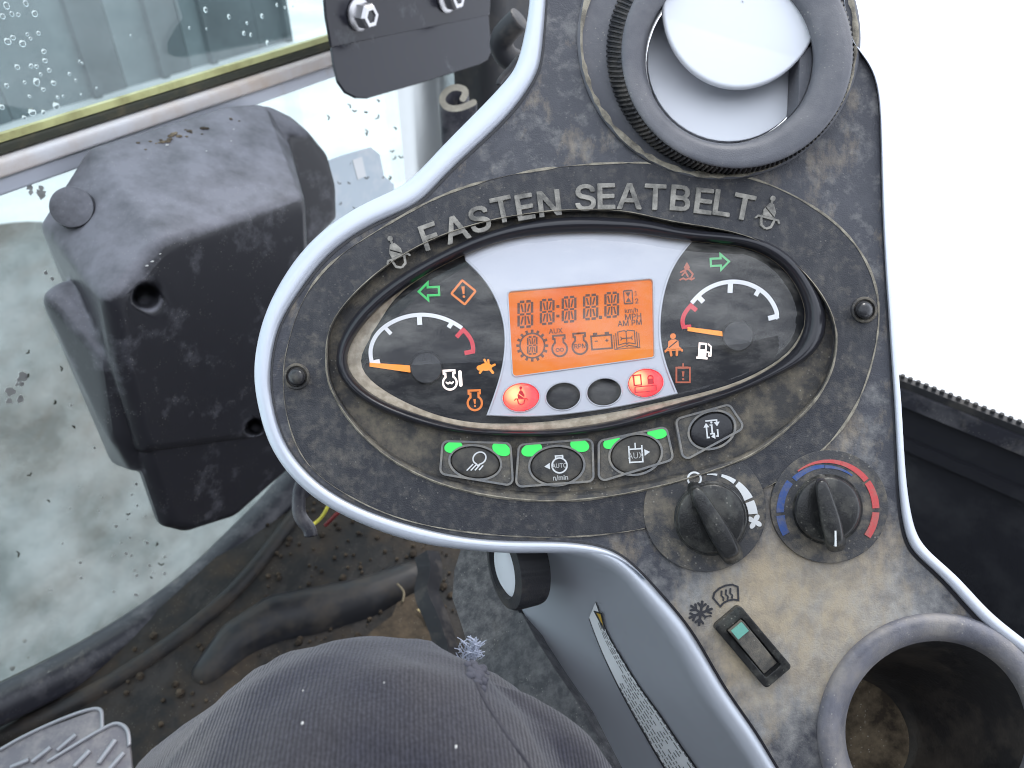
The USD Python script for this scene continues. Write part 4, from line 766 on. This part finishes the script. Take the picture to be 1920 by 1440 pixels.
# ---- black latch bracket with two nuts
BO = .10
def bk_(x, y, off=BO): return wp(x, y, off)
bt = thing('latch_bracket', 'glossy black folded steel bracket with two flange nuts', 'bracket')
up_ = [bk_(600, -120), bk_(612, 30), bk_(622, 88), bk_(918, 28), bk_(925, -120)]
b0, b1 = bk_(622, 88), bk_(916, 28); fdir = None
def flange(x, y):                      # the lower flange leans into the cab, hinged on the fold
    t = WN * .55 + np.array([0, 0, -.83]); nn = np.cross(b1 - b0, t); nn /= np.linalg.norm(nn); return hit(x, y, b0, nn)
fl_ = [flange(622, 88), flange(626, 120), flange(634, 152), flange(648, 172), flange(668, 182), flange(690, 183), flange(800, 151), flange(900, 120), flange(914, 112), flange(921, 96), flange(916, 28)]
obj('plate', solid(up_, .003), m_blackmetal, bt); obj('flange', solid(fl_, .003), m_blackmetal, bt)
for (x, y) in ((672, 27), (838, -8)):
    c = bk_(x, y, BO + .001); n_ = WN; u = WS; w_ = np.array([0, 0, 1.0]); d_ = np.dot(c - CAM, FW) / F
    a6 = np.linspace(0, 2 * np.pi, 6, endpoint=False)
    def ring6(r, h, k=6): a = np.linspace(0, 2 * np.pi, k, endpoint=False); return c + n_ * h + r * (np.cos(a)[:, None] * u + np.sin(a)[:, None] * w_)
    fm = loft([ring6(29 * d_, 0, 36), ring6(29 * d_, .002, 36), ring6(22 * d_, .005, 36), ring6(.0001, .005, 36)]); fm.fix_normals()
    nt_ = obj('flange_nut', fm, m_zinc, bt, smooth=40)
    hm = loft([ring6(23 * d_, .004), ring6(23 * d_, .014), ring6(19 * d_, .017), ring6(12 * d_, .017), ring6(11 * d_, .010), ring6(.0001, .010)]); hm.fix_normals(); obj('hexagon', hm, m_zinc, nt_)
    obj('bolt_end', tube([c + n_ * .006, c + n_ * .0155], 10 * d_, 20), m_bezel, nt_, smooth=40)

# ---- front right pillar and the dark recess behind the console
def wbox(x0, x1, ya, yb, z0, z1, mt, nm, lab, cat, r=.012):
    s0_, s1_ = wsz(x0, 250, ya)[0], wsz(x1, 250, ya)[0]; pl = sbox(s0_, ya, s1_, yb).buffer(-r).buffer(r); m = ext(pl, z0 - H1[2], z1 - H1[2])
    m.apply_transform(np.array(wframe()).T); return world(nm, m, mt, lab, cat, smooth=30)
wbox(798, 1045, -.02, .10, FLOOR, 2.0, m_dark, 'corner_pillar', 'dark front corner pillar of the cab behind the silver frame', 'pillar', .03)
# metal guide strip: bright curved edge next to the pillar
m_guide = plain('guide_metal', (.55, .58, .58), .25, .8)
def ws_(x, y, off): return wsz(x, y, off)[0]
gp_ = [(ws_(752, 250, 0), .0), (ws_(770, 250, 0), .004), (ws_(785, 250, 0), .014), (ws_(797, 250, 0), .03), (ws_(802, 250, 0), .05)]
gp_ = spline(gp_, 20, False); gm = loft([np.column_stack([gp_, np.full(20, zz)]) for zz in (FLOOR - H1[2], zl)], False); gm.apply_transform(np.array(wframe()).T); orient(gm)
world('pane_edge_strip', gm, m_guide, 'shiny curved metal strip along the lower glass beside the dark pillar', 'strip', smooth=True)
# C-shaped rubber edging, cut end up
d_ = 1.0 * .86 / F
cpts = spline([(868, 185), (872, 170), (852, 164), (833, 176), (830, 192), (845, 203), (870, 200), (888, 192)], 50, False)
cl_ = LineString(cpts).buffer(6.0); c0_ = at(857, 186, .86)
def prof3(g, len_):
    q = shapely.segmentize(g, 4); axd = np.array([0, 0, -1.0]) + FW * .0
    v2, f2 = trimesh.creation.triangulate_polygon(q, engine='earcut'); t_ = np.array([at(x, y, .86) for x, y in v2])
    ringp = np.array([at(x, y, .86) for x, y in list(q.exterior.coords)[:-1]]); side = loft([ringp, ringp + axd * len_]); side.fix_normals()
    return orient(trimesh.Trimesh(t_, f2, process=False)), side
m_cut = dirty('cut_rubber', (.30, .27, .22), (.42, .38, .30), .4, .7, 120, .8, .95, .3)
ca, cb = prof3(cl_, .16); rt = thing('rubber_edging', 'dusty C shaped rubber edging strip with its cut end up', 'rubber strip')
obj('cut_end', ca, m_cut, rt); obj('strip', cb, m_tubeseal, rt, smooth=40)
# hose end and bits in the recess
hp = spline([at(975, 35, .62), at(950, 60, .63), at(940, 80, .64), at(950, 105, .65), at(975, 118, .66)], 30, False)
world('hose_bend', tube(hp, .010, 14), m_rubber, 'short black hose bend in the dark recess beside the silver frame', 'hose', smooth=True)
world('wire_hook', tube(spline([at(975, 105, .60), at(955, 130, .60), at(937, 152, .60), at(935, 160, .60)], 20, False), .0022, 8), m_rubber, 'thin dark wire hook hanging below the hose bend', 'hook', smooth=True)

# ---- right side wall of the cab with its dark sill
Q1 = at(1690, 710, .75); r2 = ray(1920, 800); Q2 = CAM + r2 * ((Q1[2] - CAM[2]) / r2[2]); QS = Q2 - Q1; QS /= np.linalg.norm(QS); QN = np.cross(QS, [0, 0, 1]); QN = QN if np.dot(QN, CAM - Q1) > 0 else -QN
QM = Gf.Matrix4d(*QS, 0, *QN, 0, 0, 0, 1, 0, *Q1, 1)
m_sidew = dirty('side_lining', (.016, .016, .020), (.055, .055, .06), .5, .85, 12, .45, .7, .3, 700, spec=.4)
sw_t = thing('side_wall', 'black lower side wall right of the console under a bright window', 'wall', QM)
def qbox(s0_, s1_, y0, y1, z0, z1): b = trimesh.creation.box([s1_ - s0_, y1 - y0, z1 - z0]); b.apply_translation([(s0_ + s1_) / 2, (y0 + y1) / 2, (z0 + z1) / 2]); return b
zq = FLOOR - Q1[2]
obj('lining', qbox(-.35, 1.1, -.012, 0, zq, -.022), m_sidew, sw_t)
obj('sill_strip', qbox(-.35, 1.1, -.012, .006, -.026, -.008), m_tubeseal, sw_t)
obj('sill_top', qbox(-.35, 1.1, -.006, .003, -.0075, 0), m_dark, sw_t)
tt_ = []
for i in range(150): b = trimesh.creation.cylinder(.0022, .006, sections=8); b.apply_translation([-.3 + i * .0075, -.002, .0005]); tt_.append(b)
obj('knurled_trim', tt_, m_dark, sw_t, kind='stuff')
obj('lining_crease', qbox(-.35, 1.1, 0, .006, -.075, -.062), m_sidew, sw_t)

# ---- floor of the cab and what lies on it
fp_ = [hitz(x, y, FLOOR)[:2] for x, y in ((-500, 1330), (0, 1300), (300, 1140), (470, 985), (600, 830), (1000, 800))]
fpl = Polygon(list(fp_) + [(.75, .55), (.55, -.4), (-1.0, -.4)]).buffer(0)
world('cab_floor', ext(fpl, FLOOR - .03, FLOOR), m_floor, 'muddy brown cab floor between the seal and the console', 'floor', kind='structure')
hump = [(hitz(x, y, FLOOR - .008), r) for x, y, r in ((395, 1262, .020), (450, 1205, .028), (520, 1168, .033), (600, 1152, .033), (690, 1128, .030), (770, 1090, .024))]
hm = hull(hump[:2])
for a_, b_ in zip(hump[1:], hump[2:]): hm = hm + hull([a_, b_])
world('floor_duct', smoothed(hm, .008, 20), m_duct, 'low smooth black rubber hump crossing the muddy floor', 'floor hump', smooth=True)
edge = np.array([hitz(x, y, FLOOR - .002) for x, y in ((-200, 1480), (0, 1385), (140, 1320), (260, 1250), (360, 1180), (440, 1110), (500, 1040), (560, 960))])
world('floor_rail', tube(spline(edge, 50, False), .011, 14), m_rail, 'dark rounded floor rail running inside the tube seal', 'rail', smooth=True)
mt_ = [hitz(x, y, FLOOR + .02) for x, y in ((668, 1212), (700, 1180), (735, 1155), (745, 1130), (770, 1115), (815, 1100), (830, 1215), (800, 1260), (660, 1260))]
world('floor_mat', solid(mt_, .012), m_mat, 'brown fibrous floor mat corner in front of the knee', 'floor mat')
for i, (a_, b_, c_) in enumerate((((783, 1143), (795, 1152), (806, 1172)), ((745, 1095), (757, 1110), (755, 1128)))):
    world('straw', tube(spline([hitz(*q, FLOOR + .024) for q in (a_, b_, c_)], 14, False), .0012, 6), plain('straw_look_%d' % i, (.55, .42, .2) if i == 0 else (.2, .16, .1), .7), ['pale curved bit of straw lying on the brown floor mat', 'dull brown stalk hanging over the edge of the floor mat'][i], 'straw', smooth=True)
m_crumb = dirty('earth_crumb', (.03, .022, .015), (.10, .075, .05), .4, .65, 60, .9, .95, .8, 300)
cl = []
for i in range(230):
    x, y = (rnd.uniform(480, 860), rnd.uniform(930, 1230)) if i < 190 else (rnd.uniform(0, 450), rnd.uniform(1180, 1420))
    ic = trimesh.creation.icosphere(1, rnd.uniform(.0012, .0048) * (1 if rnd.random() < .25 else .6)); ic.vertices *= 1 + .35 * (nrs.rand(len(ic.vertices), 1) - .5); ic.apply_translation(hitz(x, y, FLOOR + .002)); cl.append(ic)
world('dirt_crumbs', trimesh.util.concatenate(cl), m_crumb, 'loose crumbs of dried earth scattered over the cab floor', 'dirt', kind='stuff')
# bent pedal arm
pt = spline([at(800, 1040, .78), at(806, 1075, .77), at(800, 1110, .76), at(815, 1150, .75), at(838, 1220, .74), at(850, 1270, .73)], 40, False)
pa = tube(pt, np.linspace(.013, .011, 40), 4)
world('steel_bar', pa, m_rubber, 'bent dark steel bar rising beside the speckled foot plate', 'pedal arm', smooth=25)
blk = [at(x, y, d) for x, y, d in ((845, 1065, .80), (862, 1062, .80), (856, 1115, .80), (868, 1200, .80), (868, 1260, .80), (835, 1260, .80), (825, 1130, .80), (812, 1105, .80))]
# speckled foot plate beside the console
fo = [(870, 1010), (930, 1010), (952, 1088), (965, 1126), (1005, 1199), (1044, 1260), (1092, 1330), (1149, 1442), (1210, 1560), (960, 1560), (905, 1330), (885, 1240), (868, 1180), (848, 1120), (852, 1070)]
fc = at(965, 1126, .450); fnn = np.array([-.62, -.28, .73]); fnn /= np.linalg.norm(fnn)
world('foot_plate', solid([hit(x, y, fc, fnn) for x, y in fo], .010), m_foot, 'grey speckled dirty plate between the bent bar and the silver console flank', 'plate')
# hook and yellow wire under the console
hk = spline([at(585, 890, .55), at(566, 905, .55), at(560, 940, .55), at(564, 970, .55), at(580, 992, .55), at(583, 1005, .55)], 30, False)
world('loop_handle', tube(hk, .0048, 12), m_tubeseal, 'grey looped rod hanging below the left of the console', 'rod', smooth=True)
world('yellow_wire', tube(spline([at(625, 930, .66), at(612, 955, .66), at(598, 975, .67), at(585, 985, .67)], 20, False), .0016, 8), plain('wire_yellow', (.65, .58, .08), .5), 'thin yellow wire under the left of the console', 'wire', smooth=True)
world('red_wire', tube(spline([at(650, 945, .68), at(630, 965, .68), at(610, 985, .69)], 20, False), .0018, 8), plain('wire_red', (.16, .02, .02), .5), 'thin dark red wire next to the yellow wire', 'wire', smooth=True)

# ---- pedals at the lower left: two ribbed plates
m_pedal = dirty('pedal_metal', (.16, .15, .165), (.30, .28, .27), .45, .75, 70, .45, .8, .4, 1200, .4)
m_pedge = plain('pedal_edge', (.34, .34, .36), .45, .5, bevel=.001)
for k, (q, lab) in enumerate((([(-60, 1460), (0, 1408), (60, 1375), (183, 1330), (192, 1345), (192, 1385), (90, 1445), (-20, 1500)], 'ribbed metal pedal plate, the farther and left of the two'),
                             ([(60, 1452), (90, 1430), (205, 1362), (222, 1358), (238, 1368), (243, 1400), (248, 1450), (250, 1520), (40, 1520)], 'ribbed metal pedal plate, the nearer one next to the knee'))):
    zp = FLOOR + (.10 if k == 0 else .125); p3 = [hitz(x, y, zp) for x, y in q]
    pd = thing('pedal', lab, 'pedal'); obj('pedal_plate', solid(p3, .005), m_pedal, pd)
    pp = np.array(p3[1:6]) + [0, 0, .001]; obj('bright_edge', tube(spline(pp, 40, False), .0016, 8), m_pedge, pd, smooth=True)
    for (x0, y0, x1, y1) in ([(108, 1408, 142, 1378), (20, 1440, 54, 1425), (60, 1430, 95, 1402)] if k == 0 else [(140, 1438, 168, 1408), (185, 1432, 216, 1388), (200, 1450, 232, 1412)]):
        obj('grip_rib', tube([hitz(x0, y0, zp + .001), hitz(x1, y1, zp + .001)], .0022, 8), m_pedge, pd, smooth=True)

# ---- the operator's knee
KD = .285
def kp(x, y, d=KD): return at(x, y, d)
kn = [(kp(650, 1545, .30), .066), (kp(590, 1570, .30), .066), (kp(790, 1560, .30), .064), (kp(560, 1680, .28), .074), (kp(835, 1690, .29), .072), (kp(690, 1630, .262), .076)]
hipc = np.array([-.10, -.32, .86]); leg = hull(kn, 28) + hull([kn[3], kn[4], kn[5], (hipc, .10)], 28)
shin = hull([kn[0], kn[1], kn[2], (kp(700, 1500, .34) * [1, 1, 0] + [0, .03, FLOOR + .05], .055)], 24)
fold = hull([(kp(905, 1316, .285), .009), (kp(960, 1375, .285), .0165)]) + hull([(kp(960, 1375, .285), .0165), (kp(1015, 1446, .283), .021)]) + hull([(kp(1015, 1446, .283), .021), (kp(1060, 1570, .28), .028)])
leg = smoothed(leg + shin + fold, .006, 26)
v = leg.vertices; nn = leg.vertex_normals; v = v + nn * ((meshkit.fbm(v * 30, 3, 11) - .5) * .011 + (meshkit.fbm(v * 90, 2, 12) - .5) * .0016)[:, None]; leg.vertices = v
kc = P(0, 0) * 0 + kp(690, 1400, .27)
m_cloth = mat('ribbed_cloth', {'g': ('geometry', {}), 'mp': ('mapping', {'rotation': (0, 0, -.12)}), 'w': ('wave_texture', {'bands_direction': 'x', 'profile': 'sine', 'scale': 225.0, 'distortion': 1.6, 'detail': 2, 'detail_scale': 1.2}),
    'nd': ('noise_texture', {'scale': 16, 'detail': 6}), 'md': ('map_range', {'from_min': .46, 'from_max': .74, 'to_max': .65, 'clamp': True}), 'mx': ('mix_color', {'a': (.022, .0225, .033), 'b': (.056, .052, .053)}),
    'nf': ('noise_texture', {'scale': 900, 'detail': 3}), 'mf': ('map_range', {'from_min': .35, 'from_max': .7, 'to_min': .75, 'to_max': 1.25, 'clamp': True}), 'mw': ('map_range', {'from_min': 0, 'from_max': 1, 'to_min': .74, 'to_max': 1.22, 'clamp': True}), 'mm': ('math', {'math_type': 'multiply'}),
    'mv': ('mix_color', {'blend_type': 'multiply', 'fac': 1.0, 'use_clamp': False}), 'b': ('bump', {'strength': .4, 'distance': .0008}), 'ad': ('math', {'math_type': 'add'}), 'p': ('principled_bsdf', {'roughness': .9, 'specular_ior_level': .2, 'sheen_weight': .2, 'sheen_roughness': .5})},
    [('g.position', 'mp.vector'), ('mp.vector', 'w.vector'), ('g.position', 'nd.vector'), ('nd.fac', 'md.value'), ('md.result', 'mx.fac'), ('g.position', 'nf.vector'), ('nf.fac', 'mf.value'), ('w.fac', 'mw.value'), ('mw.result', 'mm.value1'), ('mf.result', 'mm.value2'),
     ('mx.result', 'mv.a'), ('mm.value', 'mv.b'), ('mv.result', 'p.base_color'), ('w.fac', 'ad.value1'), ('nf.fac', 'ad.value2'), ('ad.value', 'b.height'), ('b.normal', 'p.normal')], 'p.BSDF')
person = thing('person', 'seated person, only the knee in dark grey ribbed trousers visible', 'person')
obj('trousers', leg, m_cloth, person, smooth=True)
def onleg(x, y):
    loc, _, _ = leg.ray.intersects_location([CAM], [ray(x, y)], multiple_hits=False); return loc[0] if len(loc) else None
sp_ = [onleg(x, y) for x, y in spline([(884, 1240), (895, 1285), (918, 1330), (960, 1392), (1000, 1450), (1030, 1500)], 40, False)]
sp_ = np.array([p for p in sp_ if p is not None])
if len(sp_) > 3:
    sp_ = sp_[np.r_[True, np.linalg.norm(np.diff(sp_, axis=0), axis=1) < .02]]
    obj('seam', tube(sp_, .0008, 8), plain('seam_thread', (.035, .034, .042), .9, bump=.8, bscale=700), person, smooth=True)
ctr = onleg(884, 1232)
if ctr is None: ctr = kp(884, 1225, .30)
th = []
for i in range(110):
    a_ = rnd.uniform(0, 6.28); l_ = rnd.uniform(.0015, .0068); d_ = RT * math.cos(a_) * .12 + UP * (1.0 if i < 95 else .3) - FW * rnd.uniform(.1, .5) + RT * rnd.uniform(-.22, .16); d_ /= np.linalg.norm(d_)
    b_ = ctr + RT * rnd.gauss(0, .0018) + UP * rnd.gauss(-.001, .002); th.append(tube(spline([b_, b_ + d_ * l_ * .5 + RT * rnd.gauss(0, .001), b_ + d_ * l_ + RT * rnd.gauss(0, .0018)], 6, False), .00017, 4))
obj('frayed_thread', th, plain('thread_pale', (.42, .45, .54), .9), person, smooth=True)
kn_ = []
for i in range(60):
    b_ = onleg(895 + rnd.gauss(0, 9), 1258 + rnd.gauss(0, 9))
    if b_ is not None: ic = trimesh.creation.icosphere(1, rnd.uniform(.0008, .002)); ic.apply_translation(b_); kn_.append(ic)
if kn_: obj('seam_knot', kn_, plain('seam_knot', (.06, .06, .075), .95), person, smooth=True, kind='stuff')
for (x, y) in ((720, 1280), (568, 1295), (567, 1356), (855, 1400)):
    b_ = onleg(x, y)
    if b_ is not None: ic = trimesh.creation.icosphere(1, rnd.uniform(.0002, .0004)); ic.vertices *= [1, 1.5, .6]; ic.apply_translation(b_); obj('lint_speck', ic, m_pale, person, smooth=True)

# ---- rear of the cab behind the seat: it keeps the light from that side, as in any cab
rb = trimesh.creation.box([2.9, .05, 1.25]); rb.apply_translation([.1, -.62, FLOOR + .625])
world('cab_rear_wall', rb, m_dark, 'dark rear wall of the cab behind the operator', 'wall', kind='structure')
